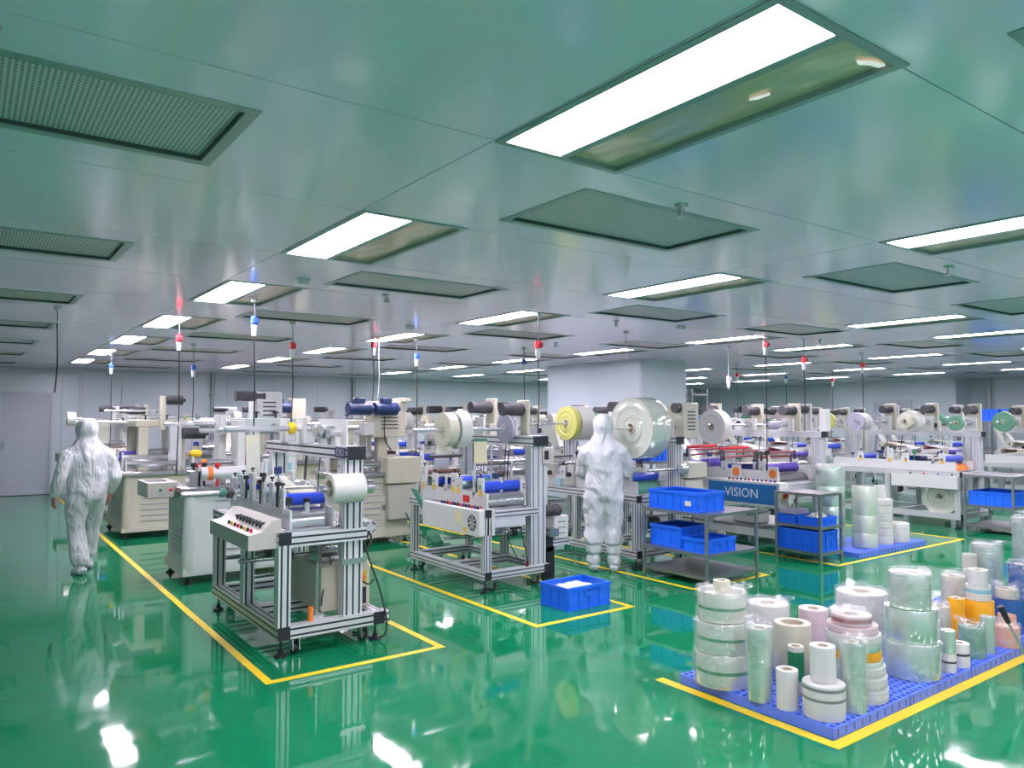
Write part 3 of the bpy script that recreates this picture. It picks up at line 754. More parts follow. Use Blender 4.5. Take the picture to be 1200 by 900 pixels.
cable(M1, [(.68, .2, .86), (.76, .18, .84), (.80, .2, .74), (.74, .16, .66), (.70, .12, .70), (.74, .1, .82)], .008)
cable(M1, [(.67, .1, .8), (.72, .05, .6), (.80, .02, .35), (.83, -.02, .1), (.79, .05, .012), (.7, .3, .012)], .007)
cable(M1, [(.52, .3, .6), (.45, .25, .45), (.4, .2, .33), (.42, .25, .24)], .006)
cable(M1, [(.66, .15, .47), (.72, .08, .42), (.78, .1, .45)], .007)
MB().cyl((.33, .12, .2), (.33, .12, .62), .012, n=10).box(.29, .37, .09, .15, .2, .26).build('air_pipe', 'steel', M1)
MB().cyl((.26, .06, .22), (.26, .06, .32), .02, n=12).build('oil_cup', 'orange_paint', M1)
reel('white paper roll on the side of the nearest machine', (2.16, 5.23, 1.17), .108, .25, 'paper_white', rc=.07, rings=False, name='paper_roll', cat='roll')

# ---------------------------------------------------------------- press machines with solid painted bodies
def press(name, label, loc, W, L, cfg, group=None):
    t = thing(name, label, 'machine', (loc[0], loc[1], 0), group=group)
    m = cfg.get('mat', 'white_paint'); zt = cfg.get('zt', .98); lo = cfg.get('lite', False)
    zb = .09
    # lower body tapering into a flared foot
    b = MB()
    b.loops([[(0-.02, -.02, zb), (W+.02, -.02, zb), (W+.02, L+.02, zb), (-.02, L+.02, zb)], [(-.02, -.02, zb+.05), (W+.02, -.02, zb+.05), (W+.02, L+.02, zb+.05), (-.02, L+.02, zb+.05)],
             [(.015, .015, zb+.12), (W-.015, .015, zb+.12), (W-.015, L-.015, zb+.12), (.015, L-.015, zb+.12)], [(.015, .015, zt-.05), (W-.015, .015, zt-.05), (W-.015, L-.015, zt-.05), (.015, L-.015, zt-.05)]])
    body = b.build('body', m, t)
    MB().cyl((.05, .05, zb+.05), (.05, .05, zt-.05), .075, .055, n=18).build('corner_pillar', m, body)
    for k in range(cfg.get('nlouv', 8)):
        z = zt - .15 - k * (zt - .3) / 8
        MB().box(W*.22, W*.58, .004, .018, z, z + .012).build('louvre', cfg.get('louvmat', 'film_grey'), body)
    for k in range(6):
        z = zt - .45 - k * .05
        MB().box(.006, .02, L*.25, L*.75, z, z + .02).build('louvre', cfg.get('louvmat', 'film_grey'), body)
    MB().box(W*.6, W*.75, -.004, .016, zb+.35, zb+.42).build('latch_plate', 'steel', body)
    if cfg.get('tape'): MB().box(W*.62, W*.78, .002, .012, zb+.28, zb+.32).build('orange_tag', 'orange_paint', body)
    for x in (.04, W-.04):
        for y in (.04, L-.04): foot(t, x, y, zb)
    MB().box(-.05, W+.02, -.04, L+.04, zt-.05, zt, .008).build('table_plate', cfg.get('table', 'steel'), t)
    # operator side switch box
    if cfg.get('swbox', True):
        s = MB().box(-.3, 0, L*.35, L*1.0, zt-.12, zt+.04, .008).build('switch_box', 'beige_paint', t)
        for k, mm in enumerate(('green_paint', 'red_paint')):
            MB().cyl((-.18 + .1*k, L*.35-.012, zt-.04), (-.18 + .1*k, L*.35+.002, zt-.04), .016, n=12).build('push_button', mm, s)
        MB().box(-.28, -.1, L*.45, L*.8, zt+.04, zt+.05).build('tray', 'steel', s)
    # tower columns and crown
    zc = cfg.get('zc', 1.62); cw = cfg.get('cw', .12)
    xs = cfg.get('cols', (W*.18, W*.82))
    for x in xs:
        for y in ((L*.3, L*.85) if not lo else (L*.6,)):
            c = MB().box(x-cw/2, x+cw/2, y-cw/2, y+cw/2, zt, zc, .01).build('tower_column', cfg.get('colmat', m), t)
            if not lo:
                MB().box(x-cw/2-.003, x-cw/2+.001, y-.012, y+.012, zt+.1, zc-.05).build('scale_rule', 'film_grey', c)
    MB().box(xs[0]-cw*.8, xs[-1]+cw*.8, L*.25, L*.92, zc, zc+.1, .012).build('crown', m, t)
    MB().box(xs[0], xs[-1], L*.35, L*.8, zt+.18, zt+.28, .01).build('ram', 'steel', t)
    for x in (xs[0]+.1, xs[-1]-.1):
        MB().cyl((x, L*.55, zt+.28), (x, L*.55, zc), .025, n=12).build('ram_rod', 'chrome', t)
        MB().cyl((x, L*.55, zc+.1), (x, L*.55, zc+.16), .012, n=8).cyl((x, L*.55, zc+.16), (x, L*.55, zc+.175), .035, n=12).build('hand_nut', 'black_plastic', t)
    for (y, z, r, mm, x0, x1) in cfg.get('rollers', []):
        rr = roller(t, x0, x1, y, z, r, mm)
        for x in (x0 - .02, x1 + .02): MB().box(x-.01, x+.01, y-.05, y+.05, zt, z+r+.03).build('roller_bracket', 'alu', t)
        if cfg.get('otape'):
            for u in (.15, .85): MB().pipe((x0+(x1-x0)*u-.025, y, z), (x0+(x1-x0)*u+.025, y, z), r+.002, r-.001, n=18).build('orange_tape', 'orange_paint', rr)
    for (y, z, x0, x1, r) in cfg.get('shafts', []):
        shaft(t, x0, x1, y, z, r, 'chrome', collars=[(x0 + .25, r*1.8, 'plug_white'), (x1 - .1, r*2.2, 'steel')])
    for (x0, x1, y0, y1, z0, z1, mm, n) in cfg.get('housings', []):
        vent_box(t, x0, x1, y0, y1, z0, z1, mm, n=n)
    for (x, y, z, ln, r, mm) in cfg.get('motors', []):
        motor(t, (x, y, z), 'x', ln, r, mm, box=(mm == 'blue_motor'), flip=-1)
    for (x0, x1, y0, y1, z0, z1, mm) in cfg.get('plates', []):
        MB().box(x0, x1, y0, y1, z0, z1, .008).build('side_plate', mm, t)
    for (x0, x1, y0, y1, z0, z1) in cfg.get('screens', []):
        s = MB().box(x0, x1, y0, y1, z0, z1, .01).build('touch_panel', 'white_paint', t)
        MB().box(x0+.04, x1-.04, y0-.003, y0+.001, z0+.06, z1-.04).build('display', 'screen_cyan', s)
    return t

# ---------------------------------------------------------------- bay one behind the nearest machine
W1 = press('die_cutting_press', 'white die cutting press with louvred body and orange taped roller behind nearest machine', (1.82, 8.10), 1.28, .85, dict(
    mat='pale_green_paint', zt=.98, zc=1.58, cw=.12, cols=(.74, 1.16), otape=True, tape=True, rollers=[(.02, 1.11, .07, 'alu', .14, .74), (.2, 1.22, .03, 'steel', .12, .75)],
    shafts=[(.3, 1.55, .2, 1.2, .025), (.55, 1.62, -.1, 1.0, .02)], screens=[(.78, 1.12, -.02, .05, 1.02, 1.24)],
    housings=[(.85, 1.15, .5, .8, 1.5, 1.98, 'white_paint', 6)], motors=[(.95, .55, 1.93, .32, .06, 'motor_grey')], plates=[(.52, .60, .05, .3, .98, 1.66, 'white_paint'), (.42, .5, .4, .6, .98, 1.72, 'white_paint'), (.2, .44, .3, .42, 1.1, 1.2, 'white_paint')]))
MB().cyl((.16, .3, 1.25), (.16, .3, 1.4), .006, n=8).lathe([(.0, 1.27), (.05, 1.28), (.065, 1.31), (.05, 1.34), (.0, 1.35)], (.16, .3, 0), n=16).build('warning_cap', 'yellow_paint', W1)
for (x, y, mm) in ((.12, .0, 'red_paint'), (.3, -.02, 'red_paint'), (.1, .12, 'black_plastic'), (.2, .1, 'black_plastic')):
    MB().cyl((x, y, .98), (x, y, 1.18), .012, n=8).cyl((x, y, 1.18), (x, y, 1.22), .026, n=12).build('pressure_knob', mm, W1)
MB().box(.03, .14, -.03, .14, .98, 1.15, .01).build('bearing_block', 'steel', W1)
cable(W1, [(.9, -.0, .1), (1.2, -.1, .01), (1.4, .1, .01)], .008)

W2 = press('die_cutting_press', 'cream based press with tall slotted post in the row nearest the walking worker', (1.80, 11.6), 1.0, 1.5, dict(
    mat='cream_paint', zt=.92, zc=1.55, cw=.14, cols=(.3, .8), rollers=[(.1, 1.03, .04, 'steel', .05, .7), (.4, 1.1, .05, 'steel', .05, .7), (.8, 1.16, .03, 'purple_roller', .05, .7)],
    shafts=[(.3, 1.78, -.22, .55, .014), (.8, 1.62, -.2, .6, .018), (1.1, 1.7, .2, 1.3, .018)], plates=[(.5, .56, .2, .34, 1.5, 2.0, 'cream_paint'), (.62, .78, .2, .3, .98, 1.6, 'alu')],
    motors=[(.8, .3, 1.94, .25, .07, 'motor_grey'), (1.1, .2, 1.45, .3, .085, 'dark_grey')]))
MB().lathe([(0, .98), (.06, .98), (.02, 1.1), (0, 1.11)], (.0, .9, 0), n=12).build('warning_cap', 'yellow_paint', W2)
W3 = laminator('web_coating_machine', 'low laminating table with blue roller behind the walking worker', (1.75, 14.2), 1.0, 1.8, dict(lite=True, zt=.8, zg=1.45,
    rollers=[(.2, 1.0, .05, 'blue_roller'), (.6, 1.1, .04, 'steel'), (1.0, 1.2, .03, 'steel'), (1.4, 1.05, .05, 'steel')], shafts=[(.3, 1.6, .0), (1.2, 1.62, .1)],
    ctrl='box', cbox=(.1, 1.0, -.1, .02, .6, .8)))

# ---------------------------------------------------------------- bay two
M2 = laminator('slitting_machine', 'aluminium framed slitting machine with white control box and cooling fan', (4.05, 6.0), .8, 1.5, dict(
    strips='cable_grey', ps=.075, zb=.13, zt=.80, zg=1.45, gh=.1, pw=.19, px=.68, gL=1.5, legs=[.0375, 1.46], stickers=True, chmat='white_paint', scale_strip=True, cheeks=(.1, .56),
    rollers=[(.22, 1.0, .05, 'blue_roller'), (.62, .99, .04, 'sky_roller'), (.72, 1.03, .04, 'blue_roller'), (1.12, 1.0, .045, 'blue_roller'), (1.35, 1.08, .025, 'brown_metal')],
    sheets=[(.10, .95, 'steel')], shafts=[(.4, 1.57, -.56, 'chrome', 'motor_grey', .022), (1.0, 1.6, -.1, 'steel', 'motor_grey')],
    low_shafts=[(.5, .48, -.15, .95), (.3, .5, .05, .9)], low_motors=[(.40, .35, .63, 'black_plastic')],
    ctrl='fan', cmat='white_paint', cbox=(.0, 1.1, -.07, .12, .55, .80), nknob=14))
MB().box(.1, .5, .02, .06, .62, .70).build('heat_sink', 'alu', M2)
rail(M2, 'x', .8, 1.25, .25, .36, .06, .06, 1, name='support_arm')
vent_box(M2, 1.02, 1.22, .2, .38, .40, .64, 'white_paint', n=3)
motor(M2, (1.12, .26, .70), 'x', .24, .062, 'motor_grey', box=False, flip=-1)
MB().box(.92, 1.0, .2, .3, .28, .45).build('gear_block', 'black_plastic', M2); MB().box(.93, 1.04, .15, .35, .44, .52).build('gear_housing', 'steel', M2)
MB().box(.92, 1.02, .2, .3, .0, .33).build('support_foot', 'black_plastic', M2)
p = MB().box(.72, .86, .015, .03, 1.22, 1.38).build('switch_plate', 'beige_paint', M2); MB().box(.74, .79, .008, .016, 1.26, 1.35).build('switch', 'black_plastic', p)
MB().box(.09, .095, .42, .54, .83, .90).build('red_tag', 'red_paint', M2)
q = MB().box(.2, .36, .5, .505, 1.22, 1.46).build('hanging_note', 'note_paper', M2); MB().box(.2, .36, .498, .507, 1.44, 1.47).build('note_clip', 'green_plate', q)
for (x, y, z0, z1) in ((.28, .6, .8, 1.25), (.45, .55, .8, 1.4), (.3, .9, .8, 1.3)): MB().cyl((x, y, z0), (x, y, z1), .014, n=8).build('support_rod', 'steel', M2)
MB().cyl((-.1, .9, 1.28), (.3, .9, 1.28), .022, n=12).build('dark_roller', 'dark_grey', M2)
cable(M2, [(.3, .05, .55), (.35, .04, .4), (.45, .02, .25), (.52, .0, .21)], .005); cable(M2, [(.45, .04, .6), (.5, .03, .4), (.52, .0, .22)], .005)
MB().cyl((.52, .02, .205), (.52, .02, .26), .012, n=8).build('indicator', 'red_paint', M2)
g = MB().prism([(.9, .55), (1.02, .55), (1.45, .9), (1.33, .9)], 'x', -.02, -.012).build('green_guard', 'green_plate', M2)
reel('yellowish white film reel on the long shaft of the slitting machine', (3.80, 6.4, 1.57), .17, .11, 'film_cream', rc=.028)
reel('white wound reel beside the yellowish reel on the slitting machine', (3.93, 6.4, 1.57), .18, .13, 'film_white', rc=.028)
reel('thin lilac grey disc reel at the slitting machine gantry', (4.56, 6.4, 1.57), .15, .03, 'film_grey', rc=.028)

W4 = press('embossing_press', 'cream press with two blue motors and hanging cabinets behind the slitting machine', (3.95, 9.2), 1.0, .9, dict(
    mat='cream_paint', zt=.95, zc=1.55, cw=.14, cols=(.2, .7), swbox=False, rollers=[(.1, 1.05, .05, 'steel', .05, .6), (.5, 1.15, .04, 'brown_metal', .05, .6)],
    shafts=[(.1, 1.55, -.4, .5, .03), (.4, 1.6, -.3, .5, .02)], housings=[(.45, .95, .0, .25, 1.42, 1.90, 'cream_paint', 6), (.62, 1.12, -.12, .2, .80, 1.15, 'cream_paint', 0), (.65, 1.1, -.1, .3, .32, .78, 'beige_paint', 0)],
    motors=[(.74, -.1, 1.80, .31, .085, 'blue_motor'), (.36, -.1, 1.80, .31, .085, 'blue_motor')], plates=[(.86, 1.0, -.06, .24, 1.9, 1.95, 'cream_paint'), (.3, .45, -.05, .12, 1.45, 1.62, 'white_paint')]))
cable(W4, [(.6, -.05, 1.7), (.58, -.08, 1.5), (.62, -.06, 1.35), (.7, -.05, 1.25)], .008)
cable(W4, [(.9, -.1, .4), (1.0, -.2, .15), (1.2, -.3, .012), (1.1, -.5, .012), (1.3, -.6, .012)], .008)
MB().box(1.12, 1.13, -.1, .1, .84, 1.1).build('instruction_sheet', 'paper_white', W4)
W5 = press('embossing_press', 'cream press with single blue motor in the row beyond the slitting machine', (3.9, 12.2), 1.0, 1.0, dict(lite=True,
    mat='cream_paint', zt=.95, zc=1.6, cols=(.2, .8), swbox=False, shafts=[(.2, 1.62, -.4, .5, .025)], housings=[(.5, .75, .1, .3, 1.5, 2.0, 'cream_paint', 0)],
    motors=[(.5, .15, 1.85, .4, .09, 'blue_motor')]))

# ---------------------------------------------------------------- bay three with the standing worker
M3 = laminator('rewinding_machine', 'rewinding machine with huge clear film reel where the worker stands', (6.02, 5.93), .9, 2.1, dict(
    strips='cable_grey', ps=.08, zb=.13, zt=.82, zg=1.42, gh=.09, pw=.14, px=.72, gL=2.1, basex=.9, pmat='cream_paint',
    rollers=[(.25, 1.0, .045, 'blue_roller'), (.6, 1.08, .04, 'steel'), (.95, 1.05, .05, 'steel'), (1.4, 1.0, .04, 'blue_roller'), (1.75, 1.08, .03, 'steel')],
    sheets=[(.16, .95, 'green_plate')], shafts=[(.12, 1.57, -.22, 'steel', None, .022), (.95, 1.62, -.35, 'steel', 'motor_grey', .02), (1.75, 1.6, -.2, 'steel', None)],
    low_shafts=[(.4, .5, -.1, .6)], low_motors=[(.3, .9, .5, 'motor_grey'), (.45, .3, .45, 'motor_grey')]))
vent_box(M3, .785, 1.06, .0, .25, 1.44, 1.86, 'cream_paint', n=6); motor(M3, (.98, .08, 1.80), 'x', .26, .06, 'motor_grey', box=False, flip=-1)
MB().box(.80, 1.12, -.06, .2, .98, 1.16, .01).build('gear_housing', 'cream_paint', M3); MB().cyl((.70, -.0, 1.09), (.80, -.0, 1.09), .06, n=20).build('chuck', 'chrome', M3)
MB().box(.795, 1.1, -.02, .2, .72, .96, .01).build('electrical_box', 'cream_paint', M3)
shaft(M3, .2, .8, .02, 1.09, .016, 'steel')
w3 = MB().cyl((-.2, 1.5, 1.3), (.2, 1.5, 1.3), .014, n=10).cyl((-.06, 1.5, 1.3), (-.04, 1.5, 1.3), .085, n=24).build('hand_wheel', 'steel', M3)
g = MB().prism([(1.9, .5), (1.96, .5), (2.3, .83), (2.2, .83)], 'x', -.05, .35).build('web_slope', 'film_cream', M3)
for (x, y) in ((.1, 1.2), (.12, 1.6), (.1, 1.9)):
    MB().box(x-.04, x+.05, y-.06, y+.06, .84, 1.1, .01).build('edge_guide', 'beige_paint', M3); MB().cyl((x-.08, y, .98), (x-.04, y, .98), .03, n=12).build('knob', 'black_plastic', M3)
MB().box(-.02, .04, 1.3, 1.42, .84, .93).build('display_unit', 'sky_roller', M3)
reel('huge pale clear film reel on the rewinding machine above the blue crates', (6.05, 6.05, 1.57), .345, .30, 'film_pale', rc=.05, flange=None)
reel('yellow faced reel held left of the standing worker', (5.80, 6.88, 1.62), .20, .08, 'film_yellow', rc=.04)
reel('white roll behind the yellow faced reel beside the worker', (5.90, 6.88, 1.62), .205, .22, 'film_white', rc=.04, rings=False)

# ---------------------------------------------------------------- bay four, the machine with the blue sign
M4 = laminator('web_inspection_machine', 'machine with blue VISION sign panel and purple rollers', (8.27, 5.65), 1.2, 2.3, dict(
    ps=.09, zb=.16, zt=.86, zg=1.46, gh=.08, pw=.16, px=1.0, gL=2.3, chmat='white_paint',
    rollers=[(.35, 1.02, .06, 'purple_roller'), (.42, 1.16, .014, 'maroon_roller'), (.36, 1.22, .014, 'maroon_roller'), (.95, 1.0, .055, 'blue_roller'), (1.0, 1.14, .014, 'maroon_roller'), (.96, 1.21, .014, 'maroon_roller'),
             (1.6, 1.02, .06, 'purple_roller'), (1.65, 1.15, .014, 'maroon_roller'), (1.6, 1.22, .014, 'maroon_roller')],
    sheets=[(.14, .95, 'dark_grey')], shafts=[(.5, 1.58, .2, 'steel', 'motor_grey', .02), (1.1, 1.58, .0, 'steel', 'motor_grey'), (1.85, 1.6, .1, 'steel', 'motor_grey')],
    low_shafts=[(.5, .42, .0, .9)], low_motors=[], ctrl='sign', cmat='white_paint', cbox=(-.06, 1.06, -.1, .08, .56, .87), nknob=12))
for y in (.12, .68, 1.25):
    q = MB().box(.02, .035, y - .075, y + .075, .84, 1.06, .004).build('station_plate', 'white_paint', M4)
    MB().cyl((.014, y, .97), (.02, y, .97), .055, n=22).build('round_sticker', 'orange_paint', q)
for (y, z) in ((.9, 1.275), (1.45, 1.28)):
    MB().cyl((-.05, y, z - .01), (.45, y - .1, z), .022, n=12).build('red_tube', 'red_roller', M4)
MB().box(.05, 1.15, .3, 2.0, .25, .28).build('lower_shelf', 'stainless', M4)
MB().box(.2, .5, .5, .9, .28, .45, .03).build('wrapped_bundle', 'film_white', M4)
MB().cyl((.1, .95, .6), (.55, .9, .58), .014, n=8).build('dark_lever', 'black_plastic', M4)
w = [(.35 + .02 * math.sin(k), .48 - .012 * k, 1.6 - .07 * k) for k in range(9)]
MB().loops([[(x - .03, y, z), (x + .03, y, z), (x + .03, y + .002, z), (x - .03, y + .002, z)] for x, y, z in w]).build('hanging_web', 'film_white', M4)
MB().box(1.12, 1.28, -.02, .12, .75, .95, .01).build('electrical_box', 'white_paint', M4)
q = MB().box(1.12, 1.24, .05, .15, 1.5, 1.8, .008).build('drive_housing', 'white_paint', M4)
reel('white cord wound reel with open centre on the VISION machine', (8.30, 6.75, 1.56), .235, .16, 'film_white', rc=.05)
reel('small steel blue coil on the upper shaft of the VISION machine', (8.75, 6.15, 1.58), .055, .2, 'film_grey', rc=.022, rings=False)

# ---------------------------------------------------------------- bay five
M5 = laminator('web_coating_machine', 'laminating machine with plain white front panel and big low reel', (12.12, 5.2), 1.1, 2.2, dict(
    ps=.08, zb=.14, zt=.86, zg=1.42, gh=.08, pw=.16, px=.85, gL=2.2, chmat='white_paint', stickers=True,
    rollers=[(.3, 1.03, .06, 'blue_roller'), (.85, 1.02, .05, 'blue_roller'), (1.1, 1.12, .02, 'steel'), (1.6, 1.03, .05, 'blue_roller')],
    sheets=[(.16, .95, 'orange_paint')], shafts=[(.15, 1.6, .1, 'steel', 'motor_grey'), (.8, 1.62, -.1, 'steel', 'motor_grey'), (1.5, 1.62, -.2, 'steel', 'motor_grey')],
    low_shafts=[(.35, .46, .0, .9)], low_motors=[(.4, 1.2, .5, 'motor_grey')], ctrl='box', cmat='white_paint', cbox=(.0, 1.0, -.08, .1, .60, .80), nknob=4))
reel('big pale green reel low under the white front panel', (12.25, 5.55, .46), .28, .12, 'film_pale', rc=.05)
reel('lilac grey reel on the machine with plain white panel', (12.0, 6.75, 1.62), .15, .05, 'film_grey', rc=.03)
reel('white roll behind the lilac grey reel', (12.07, 6.75, 1.62), .14, .2, 'film_white', rc=.03, rings=False)
reel('cream reel in the middle of the machine with plain white panel', (12.1, 6.0, 1.62), .11, .1, 'film_cream', rc=.04)
reel('wide white roll next to the cream reel', (12.25, 6.0, 1.62), .17, .2, 'film_white', rc=.04, rings=False)
reel('dark green reel at the near end of the machine with plain white panel', (12.35, 5.35, 1.60), .12, .06, 'film_darkgreen', rc=.03)

# ---------------------------------------------------------------- machines further back: prototypes copied into rows
def proto_a(): return laminator('web_coating_machine', 'x', (0, 0), 1.0, 2.0, dict(lite=True, zt=.85, zg=1.43, pw=.14, px=.8, chmat='white_paint', stickers=True,
    rollers=[(.25, 1.03, .06, 'blue_roller'), (.7, 1.1, .03, 'steel'), (1.1, 1.03, .05, 'blue_roller'), (1.6, 1.06, .04, 'brown_metal')],
    shafts=[(.2, 1.6, -.1, 'steel', 'motor_grey'), (.9, 1.62, -.2, 'steel', 'dark_grey'), (1.6, 1.6, -.1, 'steel', 'motor_grey')], ctrl='box', cmat='white_paint', cbox=(.1, 1.1, -.08, .05, .58, .82), nknob=5))
def proto_b(): return laminator('web_coating_machine', 'x', (0, 0), 1.05, 1.9, dict(lite=True, zt=.82, zg=1.40, pw=.12, px=.85, chmat='beige_paint', pmat='white_paint',
    rollers=[(.2, 1.0, .05, 'purple_roller'), (.6, 1.08, .04, 'maroon_roller'), (1.0, 1.02, .05, 'steel'), (1.5, 1.1, .06, 'film_cream')],
    shafts=[(.3, 1.63, -.15, 'steel', 'dark_grey'), (1.0, 1.6, -.1, 'green_paint', 'motor_grey'), (1.6, 1.64, -.2, 'steel', 'dark_grey')], sheets=[(.12, .92, 'steel')], ctrl='slope', cbox=(.1, 1.0, -.18, .03, .68, .9)))
def proto_c(): return press('die_cutting_press', 'x', (0, 0), 1.1, 1.1, dict(lite=True, mat='white_paint', zt=.92, zc=1.5, cols=(.25, .85), nlouv=5,
    rollers=[(.05, 1.05, .05, 'steel', .1, .8), (.8, 1.1, .05, 'blue_roller', .1, .8)], shafts=[(.3, 1.65, -.2, .9, .02), (.8, 1.6, -.1, .9, .02)],
    housings=[(.6, .85, .2, .45, 1.55, 1.9, 'white_paint', 5)], motors=[(.65, .25, 1.85, .28, .06, 'dark_grey')]))
spots = [  # proto, x, y, label
 ('c', 5.95, 8.9, 'white press directly behind the standing worker'), ('a', 5.95, 10.6, 'coating machine left of the clad column, first behind the white press'),
 ('b', 5.9, 13.2, 'coating machine far back in the row of the standing worker'), ('c', 5.9, 15.8, 'last white press near the back wall in the worker row'),
 ('b', 3.9, 13.9, 'coating machine beyond the single blue motor press'), ('c', 3.9, 16.4, 'last white press by the back wall beyond the blue motor press'),
 ('c', 1.8, 16.8, 'white press near the door end of the nearest row'),
 ('b', 8.2, 8.7, 'coating machine between the VISION machine and the column'), ('a', 8.0, 11.2, 'coating machine at the left side of the clad column'),
 ('c', 8.0, 13.8, 'white press far behind the clad column'), ('a', 8.0, 16.0, 'coating machine by the back wall behind the column'),
 ('b', 12.1, 8.0, 'coating machine behind the one with plain white panel'), ('a', 12.2, 10.5, 'coating machine right of the clad column, second behind the white panel'),
 ('c', 12.2, 13.2, 'white press right of the column in the far middle'), ('b', 12.2, 15.4, 'last coating machine in the far middle by the back wall'),
 ('a', 15.4, 4.3, 'coating machine at the right edge behind the rack with blue crate'), ('b', 15.4, 6.7, 'coating machine with purple rollers in the right rear row'),
 ('a', 15.4, 9.2, 'coating machine third along the right rear row'), ('c', 15.4, 11.8, 'white press in the right rear row'), ('b', 15.4, 13.8, 'coating machine at the far end of the right rear row'),
 ('b', 18.4, 5.4, 'coating machine nearest the edge in the rightmost row'), ('a', 18.4, 7.9, 'coating machine second in the rightmost row'),
 ('b', 18.4, 10.4, 'coating machine third in the rightmost row'), ('a', 18.4, 12.9, 'coating machine fourth in the rightmost row'), ('c', 18.4, 15.4, 'white press at the far end of the rightmost row'),
]
protos = {}
for k, (kind, x, y, lab) in enumerate(spots):
    if kind not in protos:
        protos[kind] = o = {'a': proto_a, 'b': proto_b, 'c': proto_c}[kind]()
    else: o = copy_tree(protos[kind])
    o.location = (x, y, 0); tag(o, lab, 'machine', 'machines in the rear rows')
rnd = random.Random(11)
faces = ['film_white', 'film_cream', 'film_green', 'film_grey', 'film_darkgreen', 'film_white', 'film_yellow', 'film_pink', 'film_pale']
words = {'film_white': 'white', 'film_cream': 'cream', 'film_green': 'pale green', 'film_grey': 'lilac grey', 'film_darkgreen': 'dark green', 'film_yellow': 'yellow', 'film_pink': 'pinkish', 'film_pale': 'clear'}
for k, (kind, x, y, lab) in enumerate(spots):
    ys = {'a': (.2, .9, 1.6), 'b': (.3, 1.0, 1.6), 'c': (.3, .8)}[kind]; zs = {'a': (1.6, 1.62, 1.6), 'b': (1.63, 1.6, 1.64), 'c': (1.65, 1.6)}[kind]
    used = []
    for yy, zz, pos in zip(ys, zs, ('near', 'middle', 'far')):
        if rnd.random() < .25: continue
        f = rnd.choice([q for q in faces if q not in used]); used.append(f); r = rnd.uniform(.09, .19); w = rnd.uniform(.05, .24); xx = x + rnd.uniform(.0, .25)
        if kind == 'c': xx = x - .19; w = min(w, .15); r = min(r, .16)
        reel(('%s reel, %s, on %s' % (words[f], pos, lab)).replace('coating machine', 'machine').replace(' directly', ''), (xx, y + yy, zz), r, w, f, rc=.03, group='reels in the rear rows', rings=(k % 2 == 0))

# ---------------------------------------------------------------- crates and racks
def crate(label, x, y, z, lx, ly, h, rz=0.0, group='blue plastic crates', tag_plate=False):
    t = thing('plastic_crate', label, 'crate', (x, y, z), (0, 0, rz), group)
    w = .006; m = MB()
    m.box(-lx/2, lx/2, -ly/2, ly/2, 0, .008)
    m.box(-lx/2, lx/2, -ly/2, -ly/2+w, .008, h-.02).box(-lx/2, lx/2, ly/2-w, ly/2, .008, h-.02)
    m.box(-lx/2, -lx/2+w, -ly/2+w, ly/2-w, .008, h-.02).box(lx/2-w, lx/2, -ly/2+w, ly/2-w, .008, h-.02)
    m.build('crate_body', 'crate_blue', t, smooth=False)
    e = .012; r = MB()
    r.box(-lx/2-e, lx/2+e, -ly/2-e, -ly/2+w, h-.03, h).box(-lx/2-e, lx/2+e, ly/2-w, ly/2+e, h-.03, h)
    r.box(-lx/2-e, -lx/2+w, -ly/2+w, ly/2-w, h-.03, h).box(lx/2-w, lx/2+e, -ly/2+w, ly/2-w, h-.03, h)
    r.build('rim', 'crate_blue', t, smooth=False)
    nx, ny = max(3, int(lx/.11)), max(2, int(ly/.11))
    g = MB()
    for k in range(nx + 1):
        u = -lx/2 + .006 + (lx-.012)*k/nx; g.box(u-.005, u+.005, -ly/2-.009, -ly/2, .004, h-.03).box(u-.005, u+.005, ly/2, ly/2+.009, .004, h-.03)
    for k in range(ny + 1):
        u = -ly/2 + .006 + (ly-.012)*k/ny; g.box(-lx/2-.009, -lx/2, u-.005, u+.005, .004, h-.03).box(lx/2, lx/2+.009, u-.005, u+.005, .004, h-.03)
    g.box(-lx/2-.01, lx/2+.01, -ly/2-.01, -ly/2, .0, .012).box(-lx/2-.01, lx/2+.01, ly/2, ly/2+.01, .0, .012).box(-lx/2-.01, -lx/2, -ly/2, ly/2, .0, .012).box(lx/2, lx/2+.01, -ly/2, ly/2, .0, .012)
    g.build('side_ribs', 'crate_blue', t, smooth=False)
    for s in (-1, 1):
        MB().box(-.05, .05, s*(ly/2+.0095)-.0015, s*(ly/2+.0095)+.0015, h*.55, h*.75, .001).build('hand_grip', 'crate_blue', t)
    if tag_plate: MB().box(-lx/2-.0135, -lx/2-.0105, -ly*.32-.04, -ly*.32+.04, h*.3, h*.55).build('card_label', 'paper_white', t)
    return t
def cloth(label, x, y, z, lx, ly, h, m='paper_white', name='folded_cloth', seed=1, group=None, n=9):
    rnd = random.Random(seed); vs = []; fs = []
    for j in range(n + 1):
        for i in range(n + 1):
            u, v = i/n*2-1, j/n*2-1; e = max(abs(u), abs(v))
            vs.append((u*lx/2, v*ly/2, (h*(1-e**3) + (rnd.uniform(-.3, .3)*h if e < 1 else 0)) + .003))
    for j in range(n):
        for i in range(n):
            a = j*(n+1)+i; fs.append((a, a+1, a+n+2, a+n+1))
    b = [vs[i] for i in range(len(vs))]; k = len(vs)
    vs2 = vs + [(p[0], p[1], 0) for p in b]
    fs2 = fs + [tuple(i + k for i in f[::-1]) for f in fs]
    edge = [i for i in range(n)] + [n + j*(n+1) for j in range(n)] + [(n+1)*(n+1)-1-i for i in range(n)] + [(n-j)*(n+1) for j in range(n)]
    for q in range(len(edge)):
        a, c = edge[q], edge[(q+1) % len(edge)]; fs2.append((c, a, a+k, c+k))
    o = MB().add(vs2, fs2).build(name, m, None, (x, y, z)); return tag(o, label, 'cloth', group)
